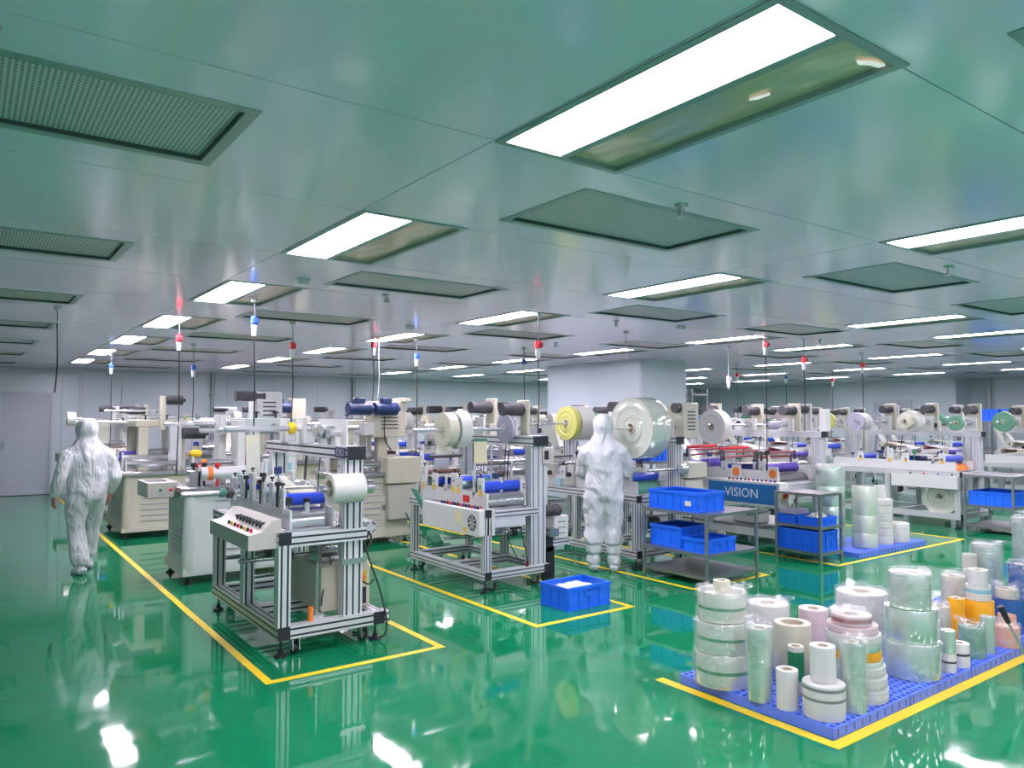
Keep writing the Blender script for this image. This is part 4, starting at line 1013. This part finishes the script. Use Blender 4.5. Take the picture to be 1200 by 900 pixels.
def rack(label, x0, x1, y0, y1, zs, ztop, name='crate_rack', p=.03, wheels=True):
    t = thing(name, label, 'rack', (x0, y0, 0), group='stainless racks')
    W, L = x1-x0, y1-y0
    for x in (p/2, W-p/2):
        for y in (p/2, L-p/2):
            MB().box(x-p/2, x+p/2, y-p/2, y+p/2, .0, ztop, .003).build('rack_post', 'stainless', t)
    for z in zs:
        s = MB().box(p, W-p, p, L-p, z-.006, z).build('shelf', 'stainless', t)
        MB().box(p, W-p, 0, p, z-.03, z).box(p, W-p, L-p, L, z-.03, z).box(0, p, p, L-p, z-.03, z).box(W-p, W, p, L-p, z-.03, z).build('shelf_frame', 'stainless', s)
    return t
crate('lone blue crate of white cloths on the floor in front of the slitting machine', 4.53, 5.24, 0, .50, .36, .20, .02)
cloth('white cloths inside the lone blue floor crate', 4.53, 5.24, .12, .44, .30, .055, seed=3)
rack('stainless rack of blue crates beside the standing worker', 5.97, 6.80, 4.92, 5.80, (.10, .32, .72), .73)
crate('long blue crate with card label on top of the rack by the worker', 6.22, 5.40, .722, .40, .66, .20, 0, tag_plate=True)
crate('blue crate at the rear of the middle shelf beside the worker', 6.28, 5.55, .322, .42, .42, .22)
crate('small light blue crate at the front of the middle shelf beside the worker', 6.25, 5.12, .322, .44, .30, .14)
rack('stainless rack of blue crates at the corner below the VISION sign', 7.98, 8.44, 4.93, 5.54, (.12, .42, .80), .80)
crate('tall blue crate on the bottom shelf of the rack below the VISION sign', 8.21, 5.26, .122, .36, .56, .24)
crate('shallow blue crate left on the middle shelf below the VISION sign', 8.21, 5.42, .422, .34, .25, .10)
crate('shallow blue crate right on the middle shelf below the VISION sign', 8.21, 5.12, .422, .34, .27, .10)
cloth('crumpled white film in the shallow crate below the VISION sign', 8.21, 5.12, .45, .28, .22, .10, 'film_white', 'crumpled_film', 5)
MB_o = MB().box(-.14, .14, -.11, .11, 0, .06, .01).build('parts_tray', 'film_grey', None, (8.21, 5.42, .523)); tag(MB_o, 'clear grey tray resting on the left shallow crate', 'tray')
rack('tall stainless rack with one long blue crate in front of white panel machine', 12.03, 12.90, 4.45, 5.12, (.10, .40, .84), .85)
crate('long blue crate on the rack in front of the white panel machine', 12.42, 4.78, .402, .66, .56, .20)
rack('open grey ladder rack beside the clad column', 11.62, 12.1, 9.9, 10.45, (.3, .9, 1.5, 2.15), 2.25, name='storage_rack')
crate('blue crate on the grey ladder rack beside the column', 11.86, 10.17, 1.502, .38, .45, .2)
rack('tall grey storage rack with blue crates at the far right wall', 20.6, 21.4, 6.6, 8.6, (.3, .9, 1.58), 1.62, name='storage_rack')
for k in range(3): crate('%s blue crate on top of the far right storage rack' % ('nearest', 'middle', 'farthest')[k], 21.0, 6.95 + .65*k, 1.582, .5, .58, .3 - .05*(k == 0), group='crates on the far right rack')
crate('blue crate tilted on the shelf behind the huge clear reel', 7.55, 7.25, 1.1, .35, .5, .2)
rack('narrow grey shelf behind the huge clear reel', 7.33, 7.78, 6.95, 7.55, (.4, 1.1), 1.12, name='storage_rack')

# ---------------------------------------------------------------- pallets of film rolls
def pad(label, x0, x1, y0, y1, h=.06, pitch=.048):
    t = thing('plastic_pallet', label, 'pallet', (x0, y0, 0), group='blue plastic pallet pads')
    W, L = x1-x0, y1-y0
    m = MB(); nx = int(W/pitch); ny = int(L/pitch)
    for k in range(1, nx): m.box(W*k/nx-.011, W*k/nx+.011, .012, L-.012, h-.02, h)
    MB().box(0, W, 0, .012, 0, h, .002).box(0, W, L-.012, L, 0, h, .002).box(0, .012, .012, L-.012, 0, h, .002).box(W-.012, W, .012, L-.012, 0, h, .002).build('pallet_edge', 'pallet_blue', t)
    m.build('grid_bars', 'pallet_blue', t, smooth=False)
    m2 = MB()
    for k in range(1, ny): m2.box(.012, W-.012, L*k/ny-.011, L*k/ny+.011, h-.022, h-.0006)
    m2.build('grid_bars', 'pallet_blue', t, smooth=False)
    g = MB()
    for a in range(4):
        for b in range(5): g.cyl((W*(a+.5)/4, L*(b+.5)/5, 0), (W*(a+.5)/4, L*(b+.5)/5, h-.02), .03, n=8)
    g.build('pallet_feet', 'pallet_blue', t)
    s = MB()
    for k in range(10):
        s.box(W*(k+.5)/10-.006, W*(k+.5)/10+.006, -.001, .002, .012, h-.012)
    s.build('edge_slots', 'film_blue', t)
    return t
pn = ['leftmost pad of the front pallet under the tall wrapped stack', 'second pad of the front pallet under the three tier clear stack', 'third pad of the front pallet under the small white rolls', 'fourth pad of the front pallet under amber and peach rolls', 'rightmost pad of the front pallet at the picture edge']
for k in range(5): pad('blue grid plastic ' + pn[k], 3.73 + .81*k, 4.53 + .81*k, 2.25, 3.30)
pad('plain blue plastic pallet under the rear stack of clear rolls', 8.70, 9.50, 4.88, 5.62); pad('plain blue plastic pallet under the low white reel at the rear', 9.51, 10.35, 4.88, 5.62)

def wrap_shell(t, r, h, seed, flat=False):
    rnd = random.Random(seed); n = 26; rings = []
    prof = [(1.03, .01), (1.05, h*.2), (1.03, h*.5), (1.05, h*.8), (1.05, h - .004), (.95, h + .001), (.7, h + .001), (.5, h + .001)] if flat else [(1.03, .01), (1.05, h*.2), (1.03, h*.5), (1.05, h*.8), (1.05, h + .004), (.95, h + .02), (.7, h + .012), (.3, h + .015)]
    for f_, z in prof:
        rings.append([((r*f_ + rnd.uniform(0, .012))*math.cos(2*PI*i/n), (r*f_ + rnd.uniform(0, .012))*math.sin(2*PI*i/n), z + (rnd.uniform(-.004, .012) if z > h else 0)) for i in range(n)])
    MB().loops(rings, cap=False).build('plastic_wrap', 'plastic_wrap', t)
    if flat: return
    # twisted tuft of spare wrap
    a = rnd.uniform(2.5, 4.2); c = (r*.85*math.cos(a), r*.85*math.sin(a)); m = MB(); vs = []; fs = []
    for i in range(6):
        for j in range(5): vs.append((c[0] + (i-2.5)*.022 + rnd.uniform(-.012, .012), c[1] + (j-2)*.022 + rnd.uniform(-.012, .012), h + .012 + rnd.uniform(0, .045)))
    for i in range(5):
        for j in range(4): fs.append((i*5+j, i*5+j+1, i*5+j+6, i*5+j+5))
    m.add(vs, fs).build('wrap_tuft', 'plastic_wrap', t)
RS = [0]
def roll(label, x, y, z, r, h, m, rc=None, bands=(), wrap=False, core='core_card', proud=0.0, group='film rolls standing on the front pallet', perf=False, coremat=None):
    """roll standing on its end; returns the height of its top"""
    RS[0] += 1
    t = thing('film_roll', label, 'roll', (x, y, z), (0, 0, RS[0] * .7), group)
    rc = rc or min(.04, r*.45)
    MB().lathe([(rc*1.15, 0), (r*.985, 0), (r, .006), (r, h-.006), (r*.985, h), (r*.8, h-.002), (r*.6, h), (rc*1.15, h-.002)], n=36, close=True).build('wound_film', m, t)
    MB().lathe([(rc*1.15, 0), (rc*1.15, h + proud), (rc*.9, h + proud), (rc*.9, 0)], n=24, close=True).build('core', core, t)
    for (a, b, bm) in bands: MB().lathe([(r + .0015, h*a), (r + .0015, h*b), (r - .002, h*b), (r - .002, h*a)], n=36, close=True).build('band', bm, t)
    if perf:
        g = MB(); n = 44
        for k in range(n):
            a = 2*PI*k/n
            for zz in (.25, .75): g.box(-.0015, .0015, -.0025, .0025, h*zz-.002, h*zz+.002)
            for q in range(16):
                i = len(g.v) - 16 + q; vx, vy, vz = g.v[i]; c, s = math.cos(a), math.sin(a); u = vx + r; g.v[i] = (u*c - vy*s, u*s + vy*c, vz)
        g.build('sprocket_holes', 'band_grey', t, smooth=False)['kind'] = 'stuff'
    if wrap: wrap_shell(t, r, h, RS[0], wrap == 'flat')
    return z + h
Z0 = .06
gb = [(.42, .52, 'band_green')]
z = roll('bottom wrapped roll with green band, in the tall left stack', 3.84, 3.05, Z0, .170, .20, 'film_pale', .05, gb, 'flat')
z = roll('middle wrapped roll with green band, in the tall left stack', 3.845, 3.05, z + .003, .168, .18, 'film_pale', .05, gb, 'flat')
z = roll('top wrapped roll with green band, in the tall left stack', 3.85, 3.06, z + .003, .150, .17, 'film_pale', .05, gb, True)
roll('bare cream core standing on top of the tall left stack', 3.85, 3.06, z + .002, .052, .06, 'film_cream', .03)
z = roll('lower clear roll of the narrow pair beside the tall left stack', 3.775, 2.735, Z0, .070, .19, 'film_green'); roll('upper clear roll of the narrow pair beside the tall left stack', 3.775, 2.735, z + .001, .072, .22, 'film_green', wrap=True)
roll('short plain white roll at the front left pallet edge', 3.79, 2.565, Z0, .060, .215, 'paper_white', .03)
z = roll('white roll with two grey bands at the pallet front corner', 3.86, 2.385, Z0, .112, .18, 'film_white', .03, [(.55, .63, 'band_grey'), (.85, .94, 'band_grey')]); roll('plain white roll standing on the grey banded roll', 3.88, 2.40, z + .001, .068, .19, 'paper_white', .03)
roll('tall clear greenish roll right of the grey banded roll', 4.055, 2.325, Z0, .068, .38, 'film_green', wrap=True)
roll('open cream roll behind the short plain white roll', 4.20, 2.80, Z0, .110, .36, 'film_cream', .075)
roll('white roll with bright green label band in front of open cream roll', 4.02, 2.66, Z0, .045, .28, 'film_white', .03, [(.3, .9, 'green_paint')])
roll('low wide wrapped roll behind the open cream roll', 4.36, 3.09, Z0, .135, .40, 'film_white', .05, (), True)
roll('printed white roll in the middle rear of the front pallet', 4.62, 2.92, Z0, .094, .36, 'film_pink', .04, (), False, perf=True)
roll('large wrapped white roll behind the three tier clear stack', 5.10, 2.85, Z0, .165, .42, 'film_white', .06, (), True)
roll('cream roll left behind the three tier clear stack', 4.70, 2.66, Z0, .055, .34, 'film_cream', .03, (), True)
disc = [(.155, .075, 'film_white', 'bottom perforated white reel of the leaning reel stack', True), (.155, .07, 'film_white', 'second perforated white reel from the bottom of the leaning reel stack', True), (.15, .055, 'film_white', 'third perforated white reel from the bottom of the leaning reel stack', True),
        (.145, .03, 'film_pale', 'thin clear reel under the amber reel in the leaning stack', False), (.140, .055, 'film_amber', 'amber reel inside the leaning reel stack', False), (.145, .04, 'film_green', 'pale green reel above the amber one in the leaning stack', False),
        (.150, .05, 'film_white', 'perforated white reel above the pale green one in the leaning stack', True), (.140, .045, 'film_pink', 'pinkish white reel second from the top of the leaning stack', True), (.110, .055, 'film_pink', 'pink reel with maroon band on top of the leaning stack', False)]
z = Z0
for k, (r, h, m, lab, pf) in enumerate(disc):
    z = roll(lab, 4.29 - .006*k, 2.42 + .002*k, z + .001, r, h, m, .045, [(.3, .75, 'film_maroon')] if k == 8 else (), wrap=(k == 8), perf=pf)
z = Z0
for r, h, w, m in ((.165, .225, 'bottom', 'film_green'), (.152, .20, 'middle', 'film_green'), (.122, .215, 'top', 'film_green')):
    z = roll('%s clear greenish roll of the three tier stack' % w, 4.92, 2.425, z + .001, r, h, m, .045, [(.45, .5, 'green_paint')] if w == 'none' else (), wrap=('flat' if w == 'bottom' else w == 'top'))
z = roll('lower small white roll touching the three tier stack', 5.165, 2.31, Z0, .043, .12, 'paper_white', .02, [(.5, .6, 'print_ink')]); roll('upper small greyish roll touching the three tier stack', 5.165, 2.31, z + .001, .043, .14, 'film_green', .02)
roll('small white roll with dark print at the pallet front edge', 5.34, 2.32, Z0, .060, .15, 'paper_white', .025, [(.5, .6, 'print_ink')])
roll('white roll behind the small printed roll', 5.42, 2.55, Z0, .07, .24, 'film_white', .03, (), True)
roll('dark green wrapped roll at the pallet front edge', 5.62, 2.36, Z0, .077, .20, 'film_darkgreen', .03, (), True)
roll('clear green roll right of the dark green wrapped roll', 5.79, 2.33, Z0, .045, .25, 'film_green', .025)
roll('cream roll behind the dark green wrapped roll', 5.74, 2.62, Z0, .062, .27, 'film_cream', .03, (), True)
roll('narrow amber roll beside the wide amber roll', 5.96, 2.60, Z0, .057, .30, 'film_amber', .025)
z = roll('wide amber roll under two white rolls', 6.13, 2.52, Z0, .100, .28, 'film_amber', .04)
z = roll('white roll with green tape on the wide amber roll', 6.13, 2.52, z + .001, .082, .11, 'film_white', .03, [(.5, .75, 'screen_cyan')]); roll('topmost white roll above the wide amber roll', 6.13, 2.52, z + .001, .068, .11, 'film_white', .03)
roll('wrapped cream roll behind the wide amber roll', 6.37, 2.80, Z0, .087, .38, 'film_cream', .04, (), True)
roll('peach wrapped roll at the right pallet edge', 6.08, 2.325, Z0, .085, .14, 'film_peach', .03, (), True)
roll('smaller peach roll behind the peach wrapped roll', 6.30, 2.40, Z0, .060, .17, 'film_peach', .025)
z = roll('dark blue roll under a cream core at the right', 6.50, 2.47, Z0, .108, .25, 'film_blue', .04); roll('cream core roll on the dark blue roll', 6.50, 2.47, z + .001, .075, .07, 'film_cream', .04, (), True)
roll('second dark blue roll further right on the pallet', 6.99, 2.55, Z0, .091, .44, 'film_blue', .04, (), True)
roll('tall clear roll beside the second dark blue roll', 7.14, 2.86, Z0, .112, .54, 'film_green', .04, (), True)
roll('short cream roll left of the tall clear roll', 6.95, 2.92, Z0, .057, .47, 'film_cream', .03)
z = roll('lower roll of the tallest clear stack at the picture edge', 7.34, 2.64, Z0, .09, .4, 'film_pale', .04); roll('upper roll of the tallest clear stack at the picture edge', 7.34, 2.64, z + .001, .09, .37, 'film_green', .04, (), True)
G2 = 'film rolls on the rear pallet'
z = Z0
for k, h in enumerate((.25, .25, .25, .25)): z = roll('clear roll in the tallest rear pallet stack, %s from the bottom' % ORD[k], 9.0, 5.42, z + .001, .175, h, 'film_green', .05, (), k == 3, group=G2)
z = Z0
for k, h in enumerate((.18, .22, .36)): z = roll('yellowish clear roll in the middle rear pallet stack, %s from the bottom' % ORD[k], 9.22, 5.09, z + .001, .15, h, 'film_pale', .05, (), False, group=G2)
z = Z0
for k in range(6): z = roll('perforated white reel in the rear pallet stack, %s from the bottom' % ORD[k], 9.62, 5.06, z + .001, .11, .095, 'film_white', .04, (), False, group=G2, perf=True)
roll('small white roll on top of the perforated white reels at the rear', 9.60, 5.08, z + .001, .055, .17, 'paper_white', .025, group=G2)
roll('low wide white reel at the end of the rear pallet', 9.97, 5.08, Z0, .16, .24, 'film_white', .05, (), False, group=G2, perf=True)

z = roll('blue drum roll under two red rolls beside the slitting machine', 6.55, 8.42, 0, .14, .45, 'film_blue', .05, group='drum stack beside the slitting machine')
z = roll('lower red roll of the drum stack beside the slitting machine', 6.55, 8.42, z + .001, .13, .22, 'red_roller', .05, group='drum stack beside the slitting machine')
roll('upper red roll of the drum stack beside the slitting machine', 6.55, 8.42, z + .001, .13, .2, 'maroon_roller', .05, group='drum stack beside the slitting machine')

# black handled lever at the right edge
t = thing('hand_lever', 'black grip on a steel lever beside the front pallet at right edge', 'lever', (5.60, 1.98, 0))
MB().cyl((0, 0, 0), (0, 0, .04), .06, .05, n=16).build('lever_base', 'black_plastic', t)
MB().cyl((0, 0, .04), (-.13, .10, .38), .008, n=10).build('lever_rod', 'steel', t)
MB().cyl((-.125, .096, .37), (-.165, .127, .475), .016, .02, n=14).build('grip', 'black_plastic', t)

# ---------------------------------------------------------------- people in cleanroom suits
def ringpath(m, secs, n=14, side=Vector((1, 0, 0))):
    """secs: (centre, half width along side, half depth); rings stand across the path"""
    P = [Vector(s[0]) for s in secs]; rings = []
    for i, s in enumerate(secs):
        d = (P[min(i+1, len(P)-1)] - P[max(i-1, 0)]).normalized()
        a = (side - d * side.dot(d)); a = a.normalized() if a.length > .05 else d.orthogonal().normalized()
        b = d.cross(a)
        rings.append([tuple(P[i] + a*(s[1]*math.cos(2*PI*k/n)) + b*(s[2]*math.sin(2*PI*k/n))) for k in range(n)])
    m.loops(rings)
def ball(m, c, rx, ry, rz, n=16, k=9):
    rings = []
    for i in range(k):
        a = -PI/2 + PI*(i + .3)/(k - .4); rings.append([(c[0] + rx*math.cos(a)*math.cos(2*PI*j/n), c[1] + ry*math.cos(a)*math.sin(2*PI*j/n), c[2] + rz*math.sin(a)) for j in range(n)])
    m.loops(rings)
def finish(o, voxel, smooth, disp=0.0, size=.12):
    r = o.modifiers.new('remesh', 'REMESH'); r.mode = 'VOXEL'; r.voxel_size = voxel; r.use_smooth_shade = True
    if smooth: s = o.modifiers.new('smooth', 'SMOOTH'); s.iterations = smooth; s.factor = .5
    if disp:
        for k, (sz, st) in enumerate(((size, disp), (size*.38, disp*.35))):
            tx = bpy.data.textures.new('fabric_folds', 'CLOUDS'); tx.noise_scale = sz; tx.noise_depth = 1; tx.noise_basis = 'VORONOI_F1' if k == 0 else 'BLENDER_ORIGINAL'
            d = o.modifiers.new('folds', 'DISPLACE'); d.texture = tx; d.strength = st; d.mid_level = .5; d.texture_coords = 'LOCAL'
    return o
def hand(parent, wrist, d, palm, side, m, curl=.5, mirror=1):
    """hand from the wrist along d; palm = direction the palm faces; thumb leaves towards side"""
    d = Vector(d).normalized(); p = Vector(palm); p = (p - d*p.dot(d)).normalized(); s = Vector(side); s = (s - d*s.dot(d) - p*s.dot(p)).normalized(); w = Vector(wrist)
    g = MB()
    ringpath(g, [(w - d*.03, .027, .022), (w + d*.01, .028, .021), (w + d*.05, .040, .018), (w + d*.088, .042, .015), (w + d*.096, .036, .010)], 12, s)
    for k, (off, ln, r) in enumerate(((.031, .072, .0088), (.0105, .08, .0092), (-.0105, .074, .0088), (-.031, .058, .0078))):
        a = w + d*.082 + s*off; c1 = a + d*(ln*.45) + p*(ln*.10*curl); c2 = c1 + d*(ln*.33*(1-.35*curl)) + p*(ln*.28*curl*1.1); c3 = c2 + d*(ln*.25*(1-.75*curl)) + p*(ln*.3*curl)
        ringpath(g, [(a, r*1.05, r*1.05), (a + d*.012, r*1.08, r), (c1, r, r), (c2, r*.9, r*.9), (c3, r*.7, r*.7)], 8, s)
    a = w + d*.025 + s*.026; b = a + s*.03 + d*.03 + p*.012; c = b + s*.008 + d*.03 + p*.014
    ringpath(g, [(a, .014, .013), (b, .0105, .0105), (c, .0095, .009), (c + d*.014 + p*.006, .006, .006)], 8, p)
    o = g.build('hand', m, parent); return finish(o, .0042, 2)
def face(parent, c, fwd=Vector((0, 1, 0))):
    g = MB(); x, y, z = c
    ball(g, (x, y + .055, z), .068, .05, .095); ball(g, (x, y + .108, z - .012), .013, .016, .024, 8, 6)
    for s in (-1, 1): ball(g, (x + s*.03, y + .09, z + .03), .02, .014, .008, 8, 6)
    f_ = g.build('face', 'skin', parent); finish(f_, .006, 2)
    for s in (-1, 1): e = MB(); ball(e, (x + s*.03, y + .098, z + .012), .013, .009, .008, 10, 6); e.build('eye', 'eye_white', f_)
    k = MB(); ball(k, (x, y + .07, z - .045), .066, .06, .055); k.build('face_mask', 'mask_blue', parent)

def person(label, loc, rz, legs, arms, feet, head, lean, boots, skin, scale=1.0):
    t = thing('person', label, 'person', loc, (0, 0, rz)); t.scale = (scale,)*3
    m = MB(); hx, hy = lean
    ringpath(m, [((0, 0, .76), .10, .10), ((0, 0, .82), .185, .145), ((0, .0, .92), .208, .16), ((hx*.2, hy*.25, 1.04), .204, .152), ((hx*.5, hy*.5, 1.18), .212, .155), ((hx*.8, hy*.75, 1.30), .222, .15), ((hx, hy*.9, 1.39), .20, .125), ((hx, hy, 1.44), .145, .11), ((hx, hy, 1.49), .105, .105)], 20)
    # hood
    cx, cy, cz = head
    ringpath(m, [((hx, hy, 1.42), .14, .115), ((cx*.6+hx*.4, cy*.6+hy*.4, 1.485), .105, .11), ((cx, cy, cz-.07), .108, .122), ((cx, cy, cz-.01), .117, .132), ((cx, cy-.005, cz+.05), .113, .13), ((cx, cy-.005, cz+.092), .088, .105), ((cx, cy-.005, cz+.118), .045, .055), ((cx, cy-.005, cz+.124), .012, .015)], 18)
    for L in legs: ringpath(m, L, 14)
    for A in arms: ringpath(m, A, 12, Vector((0, 1, .2)))
    if not boots:
        for F in feet: pass
    o = m.build('coverall', 'suit_white', t); finish(o, .012, 4, .034, .2)
    face(t, (cx, cy + .01, cz))
    for k, F in enumerate(feet):
        ft, calf = F; g = MB(); ax, ay, az, yaw, pitch = ft
        c, s = math.cos(yaw), math.sin(yaw)
        def T(u, v, w_):
            cp, sp = math.cos(pitch), math.sin(pitch); v2, w2 = v*cp - w_*sp, v*sp + w_*cp
            return (ax + u*c - v2*s, ay + u*s + v2*c, az + w2)
        ringpath(g, [(T(0, -.09, .03), .036, .028), (T(0, -.07, .042), .052, .042), (T(0, .0, .045), .056, .048), (T(0, .08, .035), .054, .04), (T(0, .14, .03), .05, .032), (T(0, .175, .026), .03, .022)], 12, Vector((c, s, 0)))
        if calf: ringpath(g, calf, 12)
        b = g.build('shoe_cover', 'suit_white', t); finish(b, .008, 3, .008, .06)
    return t
# walking worker, seen from behind
pw = person('worker in white hooded coverall walking away with bare hands', (1.10, 9.42, 0), math.radians(6),
    legs=[[((-.085, 0, .93), .10, .115), ((-.095, .0, .80), .125, .125), ((-.1, .02, .62), .105, .11), ((-.095, .01, .47), .092, .098), ((-.085, -.05, .30), .095, .10), ((-.075, -.085, .16), .092, .1), ((-.072, -.095, .10), .075, .085)],
          [((.085, 0, .93), .10, .115), ((.095, .05, .80), .12, .12), ((.1, .16, .62), .10, .105), ((.1, .23, .48), .09, .095), ((.1, .26, .32), .085, .09), ((.1, .29, .18), .085, .09), ((.1, .3, .12), .07, .08)]],
    arms=[[((-.13, .03, 1.36), .07, .065), ((-.2, .01, 1.305), .085, .078), ((-.255, -.04, 1.18), .082, .074), ((-.285, -.07, 1.06), .078, .07), ((-.305, -.03, .95), .066, .06), ((-.318, .0, .875), .045, .042)],
          [((.13, .03, 1.36), .07, .065), ((.2, .03, 1.305), .085, .078), ((.255, .02, 1.18), .082, .074), ((.28, .0, 1.06), .078, .07), ((.275, .07, .94), .066, .06), ((.268, .12, .865), .045, .042)]],
    feet=[((-.07, -.09, .0, .12, -.12), [((-.072, -.095, .16), .05, .055), ((-.072, -.1, .09), .045, .05), ((-.072, -.09, .05), .045, .05)]), ((.1, .33, .0, -.05, .18), [((.1, .3, .17), .05, .055), ((.1, .3, .09), .045, .05), ((.1, .31, .05), .045, .05)])],
    head=(.0, .06, 1.59), lean=(.0, .04), boots=False, skin=True, scale=.975)
hand(pw, (-.32, .005, .868), (-.02, .08, -1), (.9, .2, 0), (0, 1, .1), 'skin', .7)
hand(pw, (.266, .125, .858), (-.02, .12, -1), (-.9, .2, 0), (0, 1, .1), 'skin', .7)
# standing worker, back to the camera
ps = person('worker in white hooded coverall and tied boot covers standing at the rewinding machine', (5.74, 6.16, 0), math.radians(-44),
    legs=[[((s*.085, 0, .93), .10, .12), ((s*.1, .0, .80), .128, .13), ((s*.105, .02, .62), .115, .12), ((s*.11, .02, .48), .105, .11), ((s*.112, .0, .36), .112, .115), ((s*.112, -.005, .305), .105, .11), ((s*.112, -.005, .28), .07, .075)] for s in (-1, 1)],
    arms=[[((-.13, .0, 1.36), .07, .065), ((-.195, .0, 1.305), .082, .076), ((-.24, .04, 1.19), .076, .074), ((-.25, .10, 1.07), .072, .068), ((-.22, .22, 1.02), .056, .056), ((-.19, .33, 1.01), .042, .042)],
          [((.13, .0, 1.36), .07, .065), ((.195, .0, 1.305), .082, .076), ((.245, .05, 1.19), .076, .074), ((.26, .12, 1.08), .072, .068), ((.23, .25, 1.06), .056, .056), ((.2, .36, 1.06), .042, .042)]],
    feet=[((s*.115, .02, 0, -s*.12, 0), [((s*.112, 0, .315), .062, .066), ((s*.112, -.005, .27), .088, .09), ((s*.112, -.005, .205), .086, .088), ((s*.112, -.005, .182), .058, .062), ((s*.112, -.005, .16), .075, .08), ((s*.114, .0, .11), .08, .085), ((s*.115, .01, .06), .06, .07)]) for s in (-1, 1)],
    head=(.0, .045, 1.60), lean=(.0, .03), boots=True, skin=False)
hand(ps, (-.187, .335, 1.01), (.3, 1, -.15), (.2, 0, -1), (1, 0, .2), 'skin_light', .6)
hand(ps, (.197, .365, 1.06), (-.3, 1, -.15), (-.2, 0, -1), (-1, 0, .2), 'skin_light', .6)

# ---------------------------------------------------------------- cords, detectors and sprinklers at the ceiling
def drop_cord(label, x, y, zc, m, zend, white=False, sway=.012):
    t = thing('drop_cord', label, 'power cord', (x, y, CEIL), group='power cords hanging from the ceiling')
    c = zc - CEIL; e = zend - CEIL
    MB().cyl((0, 0, -.03), (0, 0, 0), .03, .035, n=12).build('ceiling_gland', 'plug_white', t)
    cable(t, [(0, 0, -.03), (sway*.3, 0, c*.5), (0, 0, c + .08)], .005, 'cable_white' if white else 'cable_grey', 'upper_cord')
    if m:
        k = MB().cyl((0, 0, c + .02), (0, 0, c + .1), .034, .03, n=14).box(-.03, .03, -.05, -.02, c + .03, c + .08, .006).build('socket', m, t)
        MB().cyl((0, 0, c - .08), (0, 0, c + .02), .022, .03, n=14).build('plug', 'plug_white', t)
    cable(t, [(0, 0, c - .07 if m else c + .06), (sway, 0, (c + e)*.5), (-sway*.4, 0, e)], .0065, 'cable_white' if white else 'cable_black', 'lower_cord')
for a in [('loose grey cord hanging left of the walking worker', .70, 8.5, 2.55, None, 1.93), ('cord with blue plug above the row by the door', 2.0, 14.4, 2.51, 'plug_blue', .85), ('cord with red plug above the white press behind the nearest machine', 1.9, 8.9, 2.51, 'plug_red', 1.05),
          ('thin cord with small blue plug far behind the nearest machine', 2.7, 11.7, 2.36, 'plug_blue', 1.6), ('cord with blue plug over the nearest machine row', 2.1, 6.86, 2.51, 'plug_blue', 1.1), ('cord with lit red plug above the left blue motor', 2.97, 8.3, 2.44, 'plug_red', 1.62),
          ('cord with red plug above the double blue motors', 4.4, 9.2, 2.6, 'plug_red', 1.9), ('thin cord with blue plug left of the column over the worker row', 5.0, 9.1, 2.47, 'plug_blue', 1.2), ('thin cord with blue plug just left of the column', 7.0, 9.3, 2.49, 'plug_blue', 1.0),
          ('thick cord with red plug over the slitting machine gantry', 4.76, 6.08, 2.38, 'plug_red', 1.52), ('cord with red plug above the VISION machine', 8.6, 6.07, 2.6, 'plug_red', 1.05), ('cord with red plug at the end of the VISION machine gantry', 9.32, 5.97, 2.42, 'plug_red', 1.5),
          ('cord with red plug in the far right rear row', 16.0, 9.54, 2.48, 'plug_red', 1.5), ('cord with red plug over the machine with plain white panel', 12.3, 6.78, 2.51, 'plug_red', 1.0), ('cord with red plug right of the column far back', 12.9, 9.8, 2.5, 'plug_red', 1.45), ('thin dark cord beside the red plugs far right of the column', 15.5, 10.4, 2.56, 'plug_blue', 1.0)]: drop_cord(*a)
drop_cord('white cord hanging beside the double blue motors', 4.5, 9.25, 2.5, None, 1.95, True)
drop_cord('short white pendant cord before the clad column', 6.7, 6.76, 2.6, None, 2.42, True, .0)
drop_cord('white cord with white plug above the cord wound reel', 9.4, 7.3, 2.22, 'plug_white', 2.1, True)
for k, (x, y) in enumerate(((2.1, 5.65), (4.23, 7.86), (6.82, 5.97))):
    t = thing('smoke_detector', 'round white smoke detector, %s' % ('nearest, beside the left light row', 'above the slitting machine row', 'right of the column top')[k], 'smoke detector', (x, y, CEIL), group='smoke detectors')
    MB().lathe([(0, -.045), (.03, -.045), (.045, -.03), (.05, -.012)], n=20).build('sensor_head', 'plug_white', t); MB().lathe([(.0, -.012), (.055, -.012), (.055, 0), (0, 0)], n=20).build('mount_base', 'wall_trim', t)
for k, (x, y) in enumerate(((2.9, 2.53), (5.87, 6.08), (5.64, 2.46), (2.96, 5.94), (.02, 2.46), (6.9, 8.4), (9.6, 5.9))):
    t = thing('sprinkler', 'small ceiling sprinkler %s' % ('beside the large central filter', 'before the column', 'beside the right hand filter', 'left of centre behind the second filter', 'in the top left corner', 'left of the column top', 'far right of the column')[k], 'sprinkler', (x, y, CEIL), group='ceiling sprinklers')
    MB().lathe([(0, -.012), (.03, -.012), (.036, 0), (0, 0)], n=16).build('rosette', 'steel', t); MB().cyl((0, 0, -.06), (0, 0, -.012), .008, n=8).box(-.02, -.015, -.004, .004, -.06, -.02).box(.015, .02, -.004, .004, -.06, -.02).build('sprinkler_body', 'steel', t)
    MB().cyl((0, 0, -.066), (0, 0, -.06), .026, n=14).build('deflector', 'steel', t)
